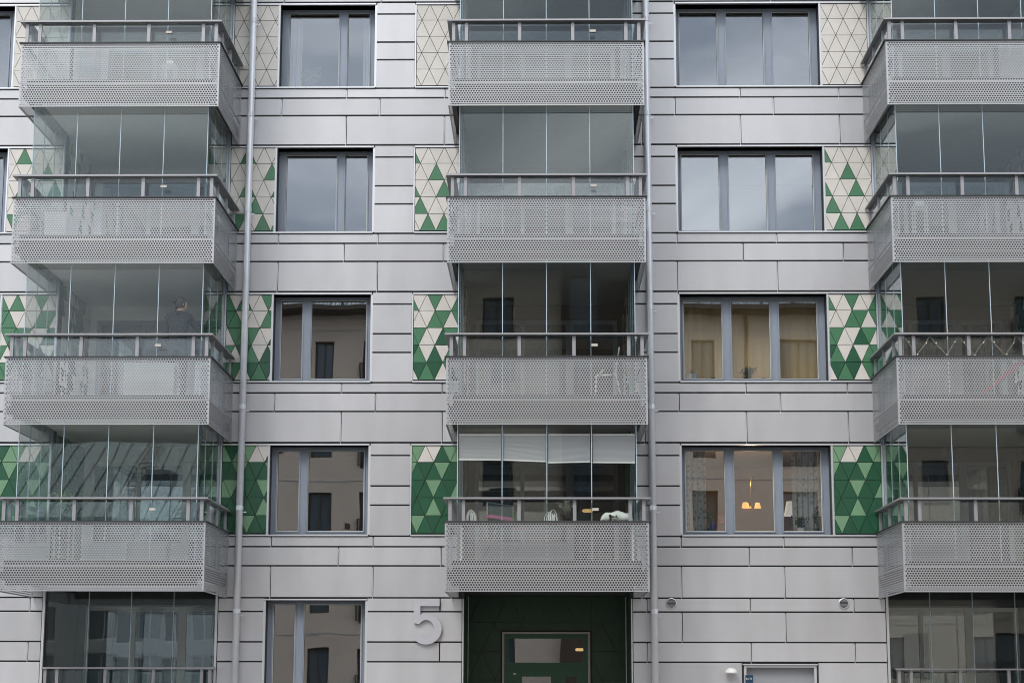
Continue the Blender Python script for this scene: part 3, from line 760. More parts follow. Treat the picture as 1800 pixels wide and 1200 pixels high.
# number plate N 71
pl = MB(); pl.box(3.766, 3.906, -.010, .008, 1.742, 1.880)
pl = pl.build("number_plate", mat("navy_enamel", (.012, .045, .095), .35)); pl.location = (0, 0, 0)
tag(pl, "small navy plate reading N 71 on the service door frame", "number sign")
tcu = bpy.data.curves.new("lettering", 'FONT'); tcu.body = "N 71"; tcu.size = .056; tcu.extrude = .001; tcu.align_x = 'CENTER'; tcu.align_y = 'CENTER'
tob = bpy.data.objects.new("tmp", tcu); C.objects.link(tob); bpy.context.view_layer.update()
tme = bpy.data.meshes.new_from_object(tob.evaluated_get(bpy.context.evaluated_depsgraph_get())); bpy.data.objects.remove(tob)
tme.materials.clear(); tme.materials.append(WHITE)
lo = link("lettering", tme, pl, (3.836, -.0115, 1.812), (PI / 2, 0, 0))

# wall lamp
wl = empty("wall_lamp", (3.494, 0, 1.93)); tag(wl, "small white half dome wall lamp left of the service door", "wall lamp")
m = MB(); m.lathe([(.0, .075), (.05, .072), (.09, .05), (.112, .01), (.112, -.015), (.10, -.02), (0, -.02)], 0, -.12, 0, 20); m.build("lamp_shade", WHITE, wl, smooth=False)
m = MB(); m.box(-.05, .05, -.05, -.0, -.02, .05); m.build("mount", WHITE, wl)

# ------------------------------------------------------------------ foliage / pots
LEAF = mat("leaf_green", (.05, .10, .03), .6, var=.1, noise=.3, nscale=30)
LEAFP = mat("leaf_pale", (.19, .26, .15), .6)
DRY = mat("dried_stems", (.22, .18, .16), .8)
TERR = mat("plant_soil", (.05, .035, .025), .9)
def leaf(mb, p, d, l, wd, m=0):
    p, d = Vector(p), Vector(d).normalized(); s = d.orthogonal().normalized(); s.rotate(Matrix.Rotation(random.uniform(0, 6.28), 3, d)); n = d.cross(s)
    a = p + d * l * .45 + s * wd / 2 + n * wd * .1; b = p + d * l * .45 - s * wd / 2 + n * wd * .1
    mb.poly([p, a, p + d * l - n * l * .1], m); mb.poly([p, p + d * l - n * l * .1, b], m)
def plant(name, label, loc, r, h, n, pot=None, potr=.08, poth=.12, leafm=None, llen=.05, lw=.03, spiky=False, group=None, stems=10):
    o = empty(name, loc); tag(o, label, "potted plant" if pot else "plant", group)
    if pot:
        m = MB(); m.lathe([(0, 0), (potr * .78, 0), (potr, poth), (potr * .9, poth), (potr * .88, poth * .88), (0, poth * .88)], 0, 0, 0, 20); m.build("pot", pot, o)
    base = Vector((0, 0, poth * .9 if pot else 0))
    f = MB(); st = MB()
    if spiky:
        for i in range(n):
            a = random.uniform(0, 2 * PI); t = random.uniform(.05, .9); prev = base; dirv = Vector((math.cos(a) * t, math.sin(a) * t, 1)).normalized()
            P = [base + Vector((math.cos(a), math.sin(a), 0)) * .01]
            ll = h * random.uniform(.6, 1)
            for j in range(1, 5): P.append(P[-1] + dirv * ll / 4); dirv = (dirv + Vector((math.cos(a) * .22, math.sin(a) * .22, -.13))).normalized()
            s_ = Vector((-math.sin(a), math.cos(a), 0))
            for j in range(4):
                w0, w1 = lw * (1 - j / 4), lw * (1 - (j + 1) / 4) + .001
                f.poly([P[j] - s_ * w0 / 2, P[j] + s_ * w0 / 2, P[j + 1] + s_ * w1 / 2, P[j + 1] - s_ * w1 / 2])
    else:
        for i in range(stems):
            a = random.uniform(0, 2 * PI); rr = r * random.random(); e = base + Vector((math.cos(a) * rr, math.sin(a) * rr, h * random.uniform(.6, 1)))
            mid = (base + e) / 2 + Vector((0, 0, h * .08)); st.tube([base, mid, e], .003, 4)
            for j in range(n // stems):
                t = random.uniform(.3, 1); p = base.lerp(e, t) + Vector((random.gauss(0, r * .18), random.gauss(0, r * .18), random.gauss(0, h * .06)))
                leaf(f, p, (random.gauss(0, 1), random.gauss(0, 1), random.gauss(.3, .8)), llen * random.uniform(.6, 1.2), lw)
        st.build("stem", DRY, o)
    f.build("foliage", leafm or LEAF, o)
    return o
F = [FLR + .005 + FH * k for k in range(5)]
SILLY = .48
def stand(x, y, z0, z1, r=.14, name="plant_table", label="", cat="table"):
    o = empty(name, (x, y, z0)); tag(o, label, cat)
    m = MB(); m.box(-r, r, -r, r, z1 - z0 - .025, z1 - z0); m.build("table_top", CEILG, o)
    for sx in (-1, 1):
        for sy in (-1, 1): l_ = MB(); l_.box(sx * (r - .03) - .012, sx * (r - .03) + .012, sy * (r - .03) - .012, sy * (r - .03) + .012, 0, z1 - z0 - .025); l_.build("leg", CEILG, o)
    return o
# inner sills as part of the block
for k in range(5):
    s = MB(); s.box(-5.3, -3.0, .42, .66, 4.50 + FH * k, 4.525 + FH * k); s.build("inner_sill", WHITE, B)
    s = MB(); s.box(2.45, 5.65, .42, .66, 4.50 + FH * k, 4.525 + FH * k); s.build("inner_sill", WHITE, B)
S = [4.525 + FH * k for k in range(5)]
plant("flower_pot", "white pot with spiky green leaves in the ochre curtained window", (2.905, .54, S[1]), .08, .2, 16, WHITE, .115, .145, LEAF, lw=.012, spiky=True)
plant("houseplant", "bushy grey green houseplant in the middle pane before the ochre curtain", (3.97, .54, S[1]), .17, .22, 260, BLACK, .08, .08, LEAFP, .055, .035)
plant("houseplant", "tiny dark succulent low in the left pane before the ochre curtain", (3.32, .54, S[1]), .05, .05, 60, BLACK, .05, .035, LEAF, .03, .02)
plant("houseplant", "small flat plant beside the bushy one before the ochre curtain", (4.30, .54, S[1]), .06, .05, 60, BLACK, .06, .03, LEAF, .03, .02)
plant("houseplant", "yellow green sprig rising from the left pane of the lamplit window", (3.20, .54, S[0]), .09, .38, 90, BLACK, .05, .10, mat("leaf_yellow_green", (.16, .22, .04), .6), .05, .03)
plant("houseplant", "dark leafy plant in a white pot in the right pane of the lamplit window", (4.93, .54, S[0]), .12, .22, 160, WHITE, .075, .10, LEAF, .06, .045)
plant("houseplant", "tall dark flowering plant by the patterned curtain in the lamplit window", (5.22, .54, S[0]), .07, .42, 110, BLACK, .05, .09, LEAF, .05, .03)
plant("houseplant", "leafy plant behind the left pane of the topmost left window", (-4.55, .62, S[3]), .22, .42, 260, BLACK, .08, .12, LEAFP, .06, .04)
vv = MB(); vv.lathe([(0, 0), (.035, 0), (.045, .03), (.025, .06), (.05, .11), (.045, .16), (.02, .2), (.028, .23), (.024, .23), (0, .2)], 0, 0, 0, 20)
v = vv.build("vase", mat("violet_glass", (.10, .06, .35), .2), None, (3.26, .58, S[0]), True); tag(v, "small violet vase on the sill of the lamplit window", "vase")
def table_lamp(x, y, z, label, shm, basem, h=.5, r=.12):
    o = empty("table_lamp", (x, y, z)); tag(o, label, "table lamp")
    m = MB(); m.lathe([(0, 0), (r * .6, 0), (r * .6, .02), (.015, .03), (.03, h * .3), (.012, h * .55), (.012, h * .62), (0, h * .62)], 0, 0, 0, 16); m.build("lamp_base", basem, o, smooth=True)
    m = MB(); m.lathe([(r, h * .55), (r * .62, h), (r * .60, h), (r * .97, h * .55)], 0, 0, 0, 20); m.build("lamp_shade", shm, o, smooth=True)
table_lamp(4.83, 1.1, 4.56, "white shaded lamp glowing faintly in the right pane of the lamplit window", mat("white_lamp_shade", (.8, .8, .78), .8, emis=(1, .97, .9), estr=.25), BLACK, .62, .15)
table_lamp(3.50, .95, 4.50, "small copper coloured lamp in the left pane of the lamplit window", mat("copper_shade", (.35, .13, .06), .5), mat("copper_base", (.4, .17, .08), .4, .5), .42, .12)
for x, lb in ((4.83, "dark side table under the white shaded lamp"), (3.50, "dark side table under the small copper lamp")):
    o = empty("side_table", (x, 1.1 if x > 4 else .95, F[0])); tag(o, lb, "side table")
    zt_ = (4.56 if x > 4 else 4.50) - F[0]
    m = MB(); m.box(-.2, .2, -.2, .2, zt_ - .03, zt_ - .001); m.build("table_top", BROWNF, o)
    for sx in (-.17, .17):
        for sy in (-.17, .17): l_ = MB(); l_.box(sx - .015, sx + .015, sy - .015, sy + .015, 0, zt_ - .03); l_.build("leg", BROWNF, o)

# chandelier
ch = empty("chandelier", (4.15, 2.0, 5.16)); ch.scale = (.8, .8, .8); tag(ch, "brass chandelier with small lit cream shades behind the middle pane of the lamplit window", "chandelier")
BRASS = mat("brass", (.5, .33, .12), .35, .9); SHL = mat("lit_shade", (.40, .20, .07), .8, emis=(1, .47, .12), estr=1.0)
m = MB(); m.tube([(0, 0, -.05), (0, 0, 1.95)], .004, 6); m.lathe([(0, -.12), (.03, -.10), (.045, -.05), (.02, 0), (0, .02)], 0, 0, 0, 12); m.build("stem", BRASS, ch)
m = MB(); m.lathe([(0, 0), (.07, 0), (.06, .07), (0, .08)], 0, 0, 1.85, 12); m.build("ceiling_rose", BLACK, ch)
for a, q_ in ((.1, .17), (2.7, .12), (3.6, .17)):
    x, y = q_ * math.cos(a), q_ * math.sin(a)
    m = MB(); m.tube([(0, 0, -.06), (x * .6, y * .6, -.13), (x, y, -.07), (x, y, 0)], .006, 6); m.build("arm", BRASS, ch)
    m = MB(); m.lathe([(.086, -.06), (.050, .075), (.048, .075), (.083, -.06)], x, y, .03, 14); m.build("lamp_shade", SHL, ch)
pl_ = bpy.data.lights.new("chandelier_light", 'POINT'); pl_.energy = 34; pl_.color = (1, .58, .25); pl_.shadow_soft_size = .02
po = bpy.data.objects.new("chandelier_light", pl_); C.objects.link(po); po.location = (4.15, 2.0, 5.62)
# ceiling lamp in the flat behind the centre balcony, and in the entrance hall
GLOW = mat("glowing_diffuser", (.9, .7, .4), .8, emis=(1, .60, .25), estr=.7)
for (x, y, z, r, lb) in ((.97, 3.5, 5.22, .12, "warm round pendant lamp glowing inside the flat behind the centre balcony door"), (.80, 4.0, 2.42, .09, "small warm pendant lamp glowing inside the entrance hall")):
    o = empty("pendant_lamp", (x, y, z)); tag(o, lb, "pendant lamp")
    m = MB(); m.lathe([(0, -.03), (r * .8, -.028), (r, 0), (r * .8, .028), (0, .03)], 0, 0, 0, 18); m.build("lamp_shade", GLOW, o)
    m = MB(); m.tube([(0, 0, .03), (0, 0, (1.15 if z > 4 else .80))], .006, 6); m.build("cord", BLACK, o)

# curtains ----------------------------------------------------------
def curtain(x0, x1, y, z0, z1, material, label, folds=7, amp=.03, group=None, cat="curtain"):
    m = MB(); n = max(12, int(folds * 10)); rows = 6; base = []
    for j in range(rows + 1):
        z = z0 + (z1 - z0) * j / rows
        for i in range(n + 1):
            u = i / n; xx = x0 + (x1 - x0) * u; k_ = 1 - .35 * j / rows
            m.v.append((xx, y + amp * k_ * math.sin(u * folds * 2 * PI + .6 * math.sin(3 * u + j * .3)), z))
    for j in range(rows):
        for i in range(n): a = j * (n + 1) + i; m.f.append((a, a + 1, a + n + 2, a + n + 1)); m.m.append(0)
    o = m.build("curtain", material, None, smooth=True)
    sm = o.modifiers.new("cloth_thickness", 'SOLIDIFY'); sm.thickness = .003
    return tag(o, label, cat, group)
OCH = mat("ochre_cloth", (.82, .56, .26), .9, noise=.12, nscale=3, nstretch=(6, 1, .4))
curtain(2.60, 5.50, .74, 4.40 + FH, 6.2 + FH, OCH, "ochre curtain drawn across the whole window above the lamplit one", 17, .009)
PAT_M = bpy.data.materials.new("patterned_cloth"); PAT_M.use_nodes = True; nt = PAT_M.node_tree; N = nt.nodes; L = nt.links; b = N['Principled BSDF']; b.inputs['Roughness'].default_value = .9
g = N.new("ShaderNodeNewGeometry"); vo = N.new("ShaderNodeTexVoronoi"); vo.inputs['Scale'].default_value = 9; vo.inputs['Randomness'].default_value = .6
nz = N.new("ShaderNodeTexNoise"); nz.inputs['Scale'].default_value = 28; ad = N.new("ShaderNodeMath"); ad.operation = 'MULTIPLY_ADD'; ad.inputs[1].default_value = .35; rp = N.new("ShaderNodeValToRGB")
rp.color_ramp.elements[0].position = .42; rp.color_ramp.elements[0].color = (.26, .26, .25, 1); rp.color_ramp.elements[1].position = .52; rp.color_ramp.elements[1].color = (.55, .53, .48, 1)
L.new(g.outputs['Position'], vo.inputs['Vector']); L.new(g.outputs['Position'], nz.inputs['Vector']); L.new(nz.outputs['Fac'], ad.inputs[0]); L.new(vo.outputs['Distance'], ad.inputs[2]); L.new(ad.outputs[0], rp.inputs[0]); L.new(rp.outputs[0], b.inputs['Base Color'])
curtain(2.66, 3.16, .72, 4.40, 6.25, PAT_M, "pale patterned curtain at the left side of the lamplit window", 5, .035)
curtain(4.80, 5.42, .72, 4.40, 6.25, PAT_M, "pale patterned curtain at the right side of the lamplit window", 6, .035)
CUR = mat("white_voile", (.62, .62, .60), .9)
curtain(-5.06, -4.74, .72, 4.40 + 3 * FH, 6.25 + 3 * FH, CUR, "white curtain at the left side of the topmost left window", 4, .03)
curtain(-3.52, -3.36, .72, 4.40 + 3 * FH, 6.25 + 3 * FH, CUR, "white curtain gathered at the right side of the topmost left window", 3, .025)
curtain(8.0, 9.2, 3.0, F[1], F[1] + 2.3, mat("blue_cloth", (.10, .16, .22), .9), "dark blue curtain behind the balcony door of the string lit balcony", 8, .04)

# pleated blinds of the centre balcony ------------------------------
BLM = mat("pleated_blind_cloth", (.39, .385, .41), .85)
for i, (zl, zr) in enumerate(((5.60, 5.595), (5.595, 5.565), (5.545, 5.56), (5.55, 5.545))):
    w4 = (RC[1] - RC[0]) / 4; a, b_ = RC[0] + i * w4 + .02, RC[0] + (i + 1) * w4 - .02
    m = MB(); n = 60
    for j in range(n + 1):
        y = -2.245 + (.0018 if j % 2 else -.0018); t = j / n
        m.v += [(a, y, 6.02 + (zl - 6.02) * t), (b_, y, 6.02 + (zr - 6.02) * t)]
        if j: m.f.append((2 * j - 2, 2 * j - 1, 2 * j + 1, 2 * j)); m.m.append(0)
    o = m.build("pleated_blind", BLM, None)
    pos = ["far left pane", "second pane from the left", "third pane from the left", "far right pane"][i]
    tag(o, "white pleated blind lowered over the %s of the centre balcony" % pos, "blind", "pleated blinds on the centre balcony")
    for (zz0, zz1, nm) in ((6.02, 6.02, "head_rail"), (zl - .02, zr - .02, "bottom_rail")):
        q = MB(); q.prism([(a, zz0), (b_, zz1), (b_, zz1 + .022), (a, zz0 + .022)], 'y', -2.26, -2.23); q.build(nm, WHITE, o)

# ------------------------------------------------------------------ balcony things
def folding_chair(loc, rz, label, cloth, frame, trim, group=None):
    o = empty("folding_chair", loc); o.rotation_euler = (0, 0, rz); tag(o, label, "chair", group)
    r = .012
    for s in (-1, 1):
        l_ = MB(); l_.tube([(s * .26, -.22, 0), (s * .26, .12, .46), (s * .26, .26, 1.08)], r, 8); l_.build("frame_tube", frame, o)
        l_ = MB(); l_.tube([(s * .285, .26, 0), (s * .285, -.20, .44), (s * .285, -.24, .66)], r, 8); l_.build("leg", frame, o)
        l_ = MB(); l_.box(s * .29 - .025, s * .29 + .025, -.26, .2, .66, .685); l_.build("armrest", trim, o)
    l_ = MB(); l_.tube([(-.26, .26, 1.08), (.26, .26, 1.08)], r, 8); l_.tube([(-.26, .05, .36), (.26, .05, .36)], r, 8); l_.build("cross_bar", frame, o)
    m = MB(); m.box(-.25, .25, -.22, .12, .435, .45); m.build("seat", cloth, o)
    m = MB(); m.prism([(.125, .48), (.245, 1.06), (.257, 1.06), (.137, .48)], 'x', -.245, .245); m.build("backrest", cloth, o)
    m = MB(); m.prism([(.11, .80), (.125, .86), (.29, .86), (.28, .80)], 'x', -.27, .27); m.build("edge_band", trim, o)
    return o
TEAL = mat("dark_teal_cloth", (.02, .05, .055), .8); PINK = mat("pink_trim", (.40, .09, .22), .6); ALU = mat("chair_tube", (.26, .27, .28), .35, .6)
ch1 = folding_chair((-.70, -1.75, F[0]), .5, "dark folding chair with pink edge band on the centre balcony above the entrance", TEAL, ALU, PINK)
ch1.rotation_euler = (.05, .08, .5)
rk = empty("drying_rack", (1.2, -2.15, F[1])); tag(rk, "slim white folded drying rack behind the front of the centre balcony two above the entrance", "drying rack")
for q in (((.24, 0, 0), (.14, 0, .46), (.21, 0, .93)), ((-.24, .02, .40), (.16, .02, .46)), ((-.22, .1, 0), (-.20, .08, .42), (-.05, .08, .55))):
    l_ = MB(); l_.tube(q, .013, 6); l_.build("rack_bar", WHITE, rk)
# white wire baskets
def wire_basket(x, y, z, label):
    o = MB()
    for i in range(11):
        a = random.uniform(0, PI); r = random.uniform(.06, .09); hh = random.uniform(.10, .20); cx, cy_ = random.uniform(-.05, .05), random.uniform(-.03, .03)
        o.tube([(cx + r * math.cos(t) * math.cos(a), cy_ + r * math.cos(t) * math.sin(a), hh * math.sin(t)) for t in [PI * j / 9 for j in range(10)]], .005, 5)
    o = o.build("wire_basket", WHITE, None, (x, y, z)); tag(o, label, "wire basket")
def shelf(x0, x1, y, z, zf, label):
    o = empty("narrow_shelf", ((x0 + x1) / 2, y, zf)); tag(o, label, "shelf"); hw_ = (x1 - x0) / 2
    m = MB(); m.box(-hw_, hw_, -.05, .05, z - zf - .025, z - zf - .001); m.build("shelf_board", WHITE, o)
    for s in (-1, 1): l_ = MB(); l_.box(s * (hw_ - .03) - .015, s * (hw_ - .03) + .015, -.04, .04, 0, z - zf - .025); l_.build("leg", WHITE, o)
shelf(RC[0] + .05, RC[1] - .05, -2.40, 4.50, F[0], "long narrow shelf behind the rail of the centre balcony above the entrance")
wire_basket(-1.20, -2.40, 4.50, "white wire basket leftmost behind the centre balcony rail")
wire_basket(.20, -2.40, 4.50, "white wire basket below the dried bouquet on the centre balcony")
plant("dried_bouquet", "grey green dried bouquet near the middle of the centre balcony rail", (.46, -2.12, 4.50), .17, .34, 420, BLACK, .05, .06, mat("dried_leaf", (.30, .34, .28), .8), .035, .014, stems=26)
plant("herb_pot", "tiny bright green herb beside the folding chair on the centre balcony", (-.44, -2.40, 4.50), .035, .10, 60, mat("green_pot", (.03, .20, .06), .5), .03, .05, mat("leaf_bright", (.10, .30, .03), .6), .03, .016)
plant("flower_box_plants", "green and brown plants peeking out from under the white cloth", (1.28, -2.40, 4.50), .12, .05, 120, mat("brown_box", (.22, .10, .05), .8), .08, .03, LEAF, .05, .03)
m = MB(); nx, ny = 28, 14
for j in range(ny + 1):
    for i in range(nx + 1):
        u, v = i / nx * 2 - 1, j / ny * 2 - 1
        rr = max(0, 1 - abs(u) ** 2.6) ** .5 * max(0, 1 - abs(v) ** 5) ** .5
        m.v.append((u * .27 + .02 * math.sin(9 * v), v * .075, .005 + .155 * rr * (1 + .10 * math.sin(8 * u + 1)) + .008 * math.sin(17 * u + 3 * v) * math.sin(5 * v + 1)))
for j in range(ny):
    for i in range(nx):
        a = j * (nx + 1) + i
        if i in (8, 9) and j < 1: continue
        m.f.append((a, a + 1, a + nx + 2, a + nx + 1)); m.m.append(0)
o = m.build("white_cloth", mat("white_cotton", (.75, .75, .71), .9), None, (1.33, -2.40, 4.50), True); tag(o, "crumpled white cloth heaped over plants on the centre balcony rail", "cloth")
s_ = o.modifiers.new("cloth_thickness", 'SOLIDIFY'); s_.thickness = .004

stand(-8.50, -1.85, F[0], F[0] + .72, .2, label="grey plant table on the lowest left balcony")
plant("balcony_plant", "leafy plant on a grey table at the left end of the lowest left balcony", (-8.50, -1.85, F[0] + .72), .22, .40, 240, TERR, .11, .14, LEAF, .08, .05)
stand(6.86, -2.05, F[2], F[2] + .62, .14, label="grey plant table on the right balcony level with the second row from the top")
plant("grass_plant", "arching pale grass plant behind the rail of a right balcony", (6.86, -2.05, F[2] + .62), .3, .42, 34, WHITE, .09, .12, LEAFP, lw=.014, spiky=True)
stand(-7.0, -1.2, F[3], F[3] + .70, .14, label="grey plant table on the topmost left balcony")
plant("grass_plant", "thin spiky plant on the topmost left balcony", (-7.0, -1.2, F[3] + .70), .2, .34, 22, WHITE, .07, .10, LEAF, lw=.01, spiky=True)
# boards / boxes glimpsed through the perforated fronts
def box_thing(name, label, cat, x0, x1, y0, y1, z0, z1, m_):
    o = empty(name, ((x0 + x1) / 2, (y0 + y1) / 2, z0)); tag(o, label, cat); a, b_, h = (x1 - x0) / 2, (y1 - y0) / 2, z1 - z0
    q = MB(); q.box(-a, a, -b_, b_, 0, h - .04); q.build("box_body", m_, o)
    q = MB(); q.box(-a - .01, a + .01, -b_ - .01, b_ + .01, h - .038, h); q.build("lid", m_, o)
box_thing("storage_box", "white storage chest behind the perforated front of the balcony with the person", "storage box", -7.45, -6.55, -2.1, -1.6, F[1], F[1] + .66, WHITE)
box_thing("storage_box", "low grey storage chest behind the perforated front of the lowest left balcony", "storage box", -7.3, -6.6, -2.0, -1.6, F[0], F[0] + .40, RAIL)
box_thing("storage_box", "small white chest behind the front of the second left balcony from the top", "storage box", -9.0, -8.6, -2.1, -1.7, F[2], F[2] + .55, WHITE)
q = MB(); q.lathe([(.012, 0), (.03, .3), (.075, .85), (.05, 1.05), (.02, 1.1), (0, 1.1)], 0, 0, 0, 12)
RED = mat("red_cloth", (.42, .07, .09), .8)
prs = empty("folded_parasol", (7.75, -2.12, F[1] + .03)); tag(prs, "closed red parasol leaning behind the perforated front of the right balcony with string lights", "parasol")
q.build("canopy", RED, prs); q = MB(); q.tube([(0, 0, 0), (0, 0, 1.18)], .011, 8); q.build("pole", ALU, prs); prs.rotation_euler = (0, math.radians(52), 0)
# string lights
BULB = mat("warm_bulb", (.8, .75, .6), .4); m = MB(); xs = [6.40, 6.62, 6.86, 7.13, 7.36, 7.62, 7.86, 8.18, 8.38, 8.66, 8.9, 9.2, 9.5]
P = []
for i in range(len(xs) - 1):
    top, bot = 4.83 + FH, 4.50 + FH
    a, b_ = (xs[i], top if i % 2 == 0 else bot), (xs[i + 1], bot if i % 2 == 0 else top)
    for j in range(6): t = j / 6; P.append((a[0] + (b_[0] - a[0]) * t, -2.55 + .006 * math.sin(9 * t + i), a[1] + (b_[1] - a[1]) * t + .01 * math.sin(7 * t + i)))
m.tube(P, .0035, 5); sl = m.build("string_lights", mat("pale_cable", (.42, .40, .35), .6)); tag(sl, "string of tiny bulbs zigzagging along a right balcony rail", "string lights")
bm_ = MB()
for i in range(2, len(P), 4): bm_.lathe([(0, -.012), (.011, -.004), (.012, .006), (0, .018)], P[i][0] + .012, P[i][1] - .008, P[i][2], 6)
tag(bm_.build("bulbs", BULB, sl), kind='stuff')

# ------------------------------------------------------------------ person
def skin_body(name, verts, edges, radii, m_, parent, lv=2):
    me = bpy.data.meshes.new(name); me.from_pydata(verts, edges, []); o = bpy.data.objects.new(name, me); C.objects.link(o)
    o.modifiers.new("skin", 'SKIN'); sv = me.skin_vertices[0].data
    for i, r in enumerate(radii): sv[i].radius = r if isinstance(r, tuple) else (r, r); sv[i].use_root = (i == 0)
    s = o.modifiers.new("sub", 'SUBSURF'); s.levels = lv; s.render_levels = lv
    bpy.context.view_layer.update()
    m2 = bpy.data.meshes.new_from_object(o.evaluated_get(bpy.context.evaluated_depsgraph_get())); bpy.data.objects.remove(o)
    m2.materials.clear(); m2.materials.append(m_); m2.polygons.foreach_set('use_smooth', [True] * len(m2.polygons))
    return link(name, m2, parent)
CLOTH = mat("charcoal_jacket", (.010, .013, .018), .9, noise=0, nscale=18, bump=0); SKIN = mat("skin", (.50, .30, .22), .55); HAIR = mat("dark_hair", (.018, .013, .010), .6, noise=.3, nscale=40); JEAN = mat("dark_trousers", (.02, .025, .035), .9)
pr = empty("person", (-6.52, -1.96, F[1])); tag(pr, "person in dark jacket with tied up dark hair, back turned, on a left balcony", "person")
K = 1.90 / 1.75
def s3(v): return [(x * K, y * K, z * K) for x, y, z in v]
V = s3([(0, 0, .95), (0, 0, 1.08), (0, .0, 1.22), (0, 0, 1.36), (0, 0, 1.47), (.012, 0, 1.53),          # 0-5 torso, neck
     (-.17, 0, 1.41), (-.225, .02, 1.18), (-.19, .13, .98), (-.13, .22, .95),                            # 6-9 left arm
     (.17, 0, 1.41), (.27, .10, 1.24), (.37, .24, 1.15), (.40, .30, 1.15),                               # 10-13 right arm
     (-.09, 0, .86), (-.10, -.01, .48), (-.10, .02, .09), (-.10, .13, .03),
     (.09, 0, .86), (.10, -.01, .48), (.10, .02, .09), (.10, .13, .03)])
E_ = [(0, 1), (1, 2), (2, 3), (3, 4), (4, 5), (3, 6), (6, 7), (7, 8), (8, 9), (3, 10), (10, 11), (11, 12), (12, 13), (0, 14), (14, 15), (15, 16), (16, 17), (0, 18), (18, 19), (19, 20), (20, 21)]
Rr = [(.155, .11), (.145, .105), (.165, .12), (.15, .11), (.065, .065), (.06, .06), (.075, .075), .055, .043, .036, (.075, .075), .055, .042, .034, .09, .06, .042, .04, .09, .06, .042, .04]
body = skin_body("body", V, E_, [((r[0] * K, r[1] * K) if isinstance(r, tuple) else r * K) for r in Rr], CLOTH, pr)
tz = F[1]
# head turned to the right (+x)
hd = MB(); cx, cy_, cz = .03 * K, 0.01, 1.615 * K; rings = 16; seg = 20
for j in range(rings + 1):
    t = PI * j / rings
    for i in range(seg):
        a = 2 * PI * i / seg; x, y, z = math.sin(t) * math.cos(a), math.sin(t) * math.sin(a), math.cos(t)
        X_, Y_, Z_ = x * .098, y * .078, z * .122
        if z < 0: X_ = X_ * (1 - .18 * -z) + .018 * -z; Y_ *= 1 - .3 * -z
        f_ = math.exp(-((a if a < PI else a - 2 * PI) ** 2) / .035)
        X_ += f_ * .022 * math.exp(-((z + .12) ** 2) / .03)              # nose
        X_ += f_ * .006 * math.exp(-((z + .48) ** 2) / .01)               # lips
        X_ -= math.exp(-((abs(a if a < PI else a - 2 * PI) - .42) ** 2) / .03) * .008 * math.exp(-((z - .05) ** 2) / .02)  # eye sockets
        hd.v.append((cx + X_ * K, cy_ + Y_ * K, cz + Z_ * K))
for j in range(rings):
    for i in range(seg): q = (i + 1) % seg; hd.f.append((j * seg + i, (j + 1) * seg + i, (j + 1) * seg + q, j * seg + q)); hd.m.append(0)
hd.build("head", SKIN, pr, smooth=True)
for s in (-1, 1):
    e = MB(); e.lathe([(0, -.03), (.012, -.022), (.016, 0), (.012, .026), (0, .03)], 0, 0, 0, 8); eo = e.build("ear", SKIN, pr, (cx - .005, cy_ + s * .084, cz - .005), True)
    e = MB(); e.lathe([(0, -.011), (.009, -.005), (.009, .005), (0, .011)], 0, 0, 0, 8); e.build("eye", WHITE, pr, (cx + .084, cy_ + s * .034, cz + .008), True)
ha = MB()
for j in range(rings + 1):
    t = PI * .66 * j / rings
    for i in range(seg):
        a = 2 * PI * i / seg; x, y, z = math.sin(t) * math.cos(a), math.sin(t) * math.sin(a), math.cos(t)
        if x > .45 and z < .55: z = .55 + (z - .55) * .15; 
        wv = 1 + .03 * math.sin(11 * a + 5 * t) + .02 * math.sin(23 * a)
        ha.v.append((cx + (x * .108 - .008) * K * wv, cy_ + y * .089 * K * wv, cz + (z * .132 + .004) * K))
for j in range(rings):
    for i in range(seg): q = (i + 1) % seg; ha.f.append((j * seg + i, (j + 1) * seg + i, (j + 1) * seg + q, j * seg + q)); ha.m.append(0)
ha.build("hair", HAIR, pr, smooth=True)
bn = MB(); bn.lathe([(0, -.045), (.03, -.038), (.045, 0), (.03, .038), (0, .045)], 0, 0, 0, 12); bn.build("hair_bun", HAIR, pr, (cx - .125 * K, cy_, cz + .055), True)
nk = MB(); nk.tube([(.012 * K, 0, 1.45 * K), (.02 * K, .0, 1.56 * K)], [.064, .056], 14); nk.build("neck", SKIN, pr, smooth=True)
cl = MB(); cl.tube([(0, 0, 1.425 * K), (.004, 0, 1.50 * K)], [.092, .078], 16); cl.build("collar", CLOTH, pr, smooth=True)
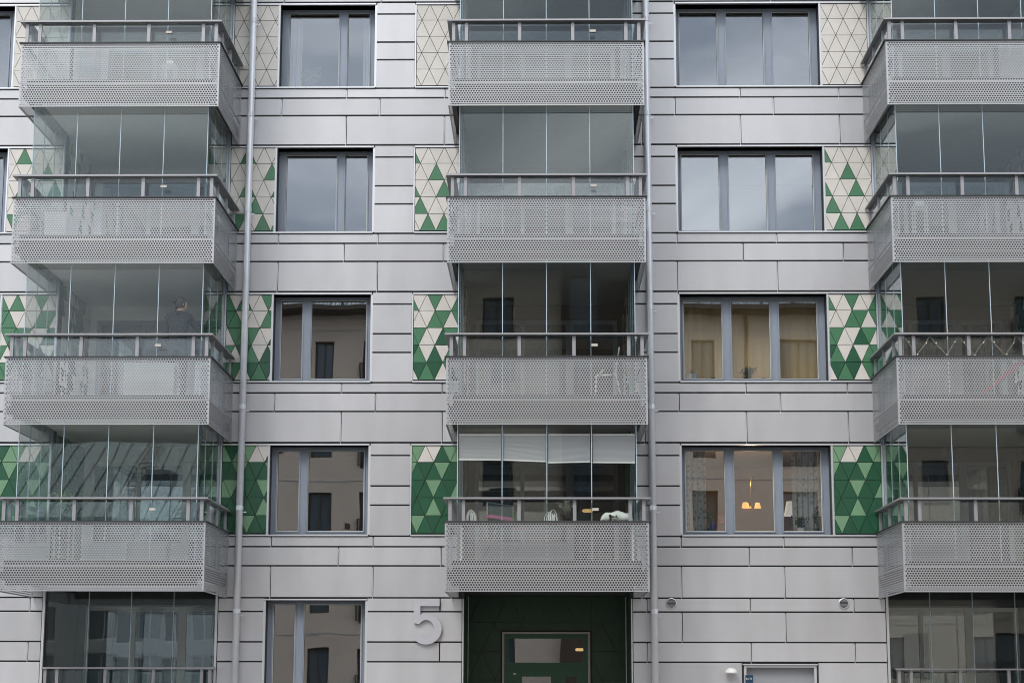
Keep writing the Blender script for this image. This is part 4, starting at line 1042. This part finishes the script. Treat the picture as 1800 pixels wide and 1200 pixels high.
def hand(cx, cy_, cz, dirv, label):
    d = Vector(dirv).normalized(); sd_ = d.cross(Vector((0, 0, 1))).normalized(); upv = sd_.cross(d)
    base = Vector((cx, cy_, cz)); V = [tuple(base), tuple(base + d * .05), tuple(base + d * .09)]; E = [(0, 1), (1, 2)]; Rd = [(.026, .02), (.036, .018), (.034, .014)]
    for i, (o_, ln) in enumerate(((-.028, .055), (-.010, .068), (.010, .064), (.027, .050))):
        b0 = len(V); p0 = base + d * .095 + sd_ * o_
        V += [tuple(p0), tuple(p0 + d * ln * .5 - upv * .008), tuple(p0 + d * ln * .85 - upv * .03)]; E += [(2, b0), (b0, b0 + 1), (b0 + 1, b0 + 2)]; Rd += [.009, .0085, .007]
    b0 = len(V); p0 = base + d * .035 - sd_ * .032; V += [tuple(p0), tuple(p0 + d * .035 - sd_ * .02 - upv * .01), tuple(p0 + d * .06 - sd_ * .02 - upv * .02)]; E += [(0, b0), (b0, b0 + 1), (b0 + 1, b0 + 2)]; Rd += [.012, .011, .009]
    skin_body("hand", V, E, Rd, SKIN, pr, 1)
hand(.405 * K, .31 * K, 1.15 * K, (.5, .75, .05), 0); hand(-.125 * K, .23 * K, .95 * K, (.3, .9, -.1), 0)
RH = Matrix.Translation((cx, cy_, 0)) @ Matrix.Rotation(math.radians(38), 4, 'Z') @ Matrix.Translation((-cx, -cy_, 0))
for ch_ in pr.children:
    if ch_.name.split('.')[0] in ('head', 'ear', 'eye', 'hair', 'hair_bun'): ch_.matrix_basis = RH @ ch_.matrix_basis
# make the trousers a separate garment shell
tr = skin_body("trousers", s3([(0, 0, .96), (0, 0, .93), (-.09, 0, .86), (-.10, -.01, .48), (-.10, .015, .10), (.09, 0, .86), (.10, -.01, .48), (.10, .015, .10)]), [(0, 1), (1, 2), (2, 3), (3, 4), (1, 5), (5, 6), (6, 7)], [(.17, .13), (.165, .125), .10, .072, .06, .10, .072, .06], JEAN, pr)

# rooftop edge and cladding returns beyond the frame
m = MB(); m.box(XL, XR, -.02, 1.2, ZTOP, ZTOP + .2); m.build("roof", FLASH, B)
m = MB(); m.box(XL, XL + .05, .30, 9, 0, ZTOP); m.box(XR - .05, XR, .30, 9, 0, ZTOP); m.box(XL, XR, 9, 9.1, 0, ZTOP); m.box(XL + .05, XR - .05, .302, 9, ZTOP - .3, ZTOP); m.build("rear_wall", CONC, B)
for a, b_ in between: course(3.86 + FH * 5, ZTOP, 'Q', [(a, b_)])
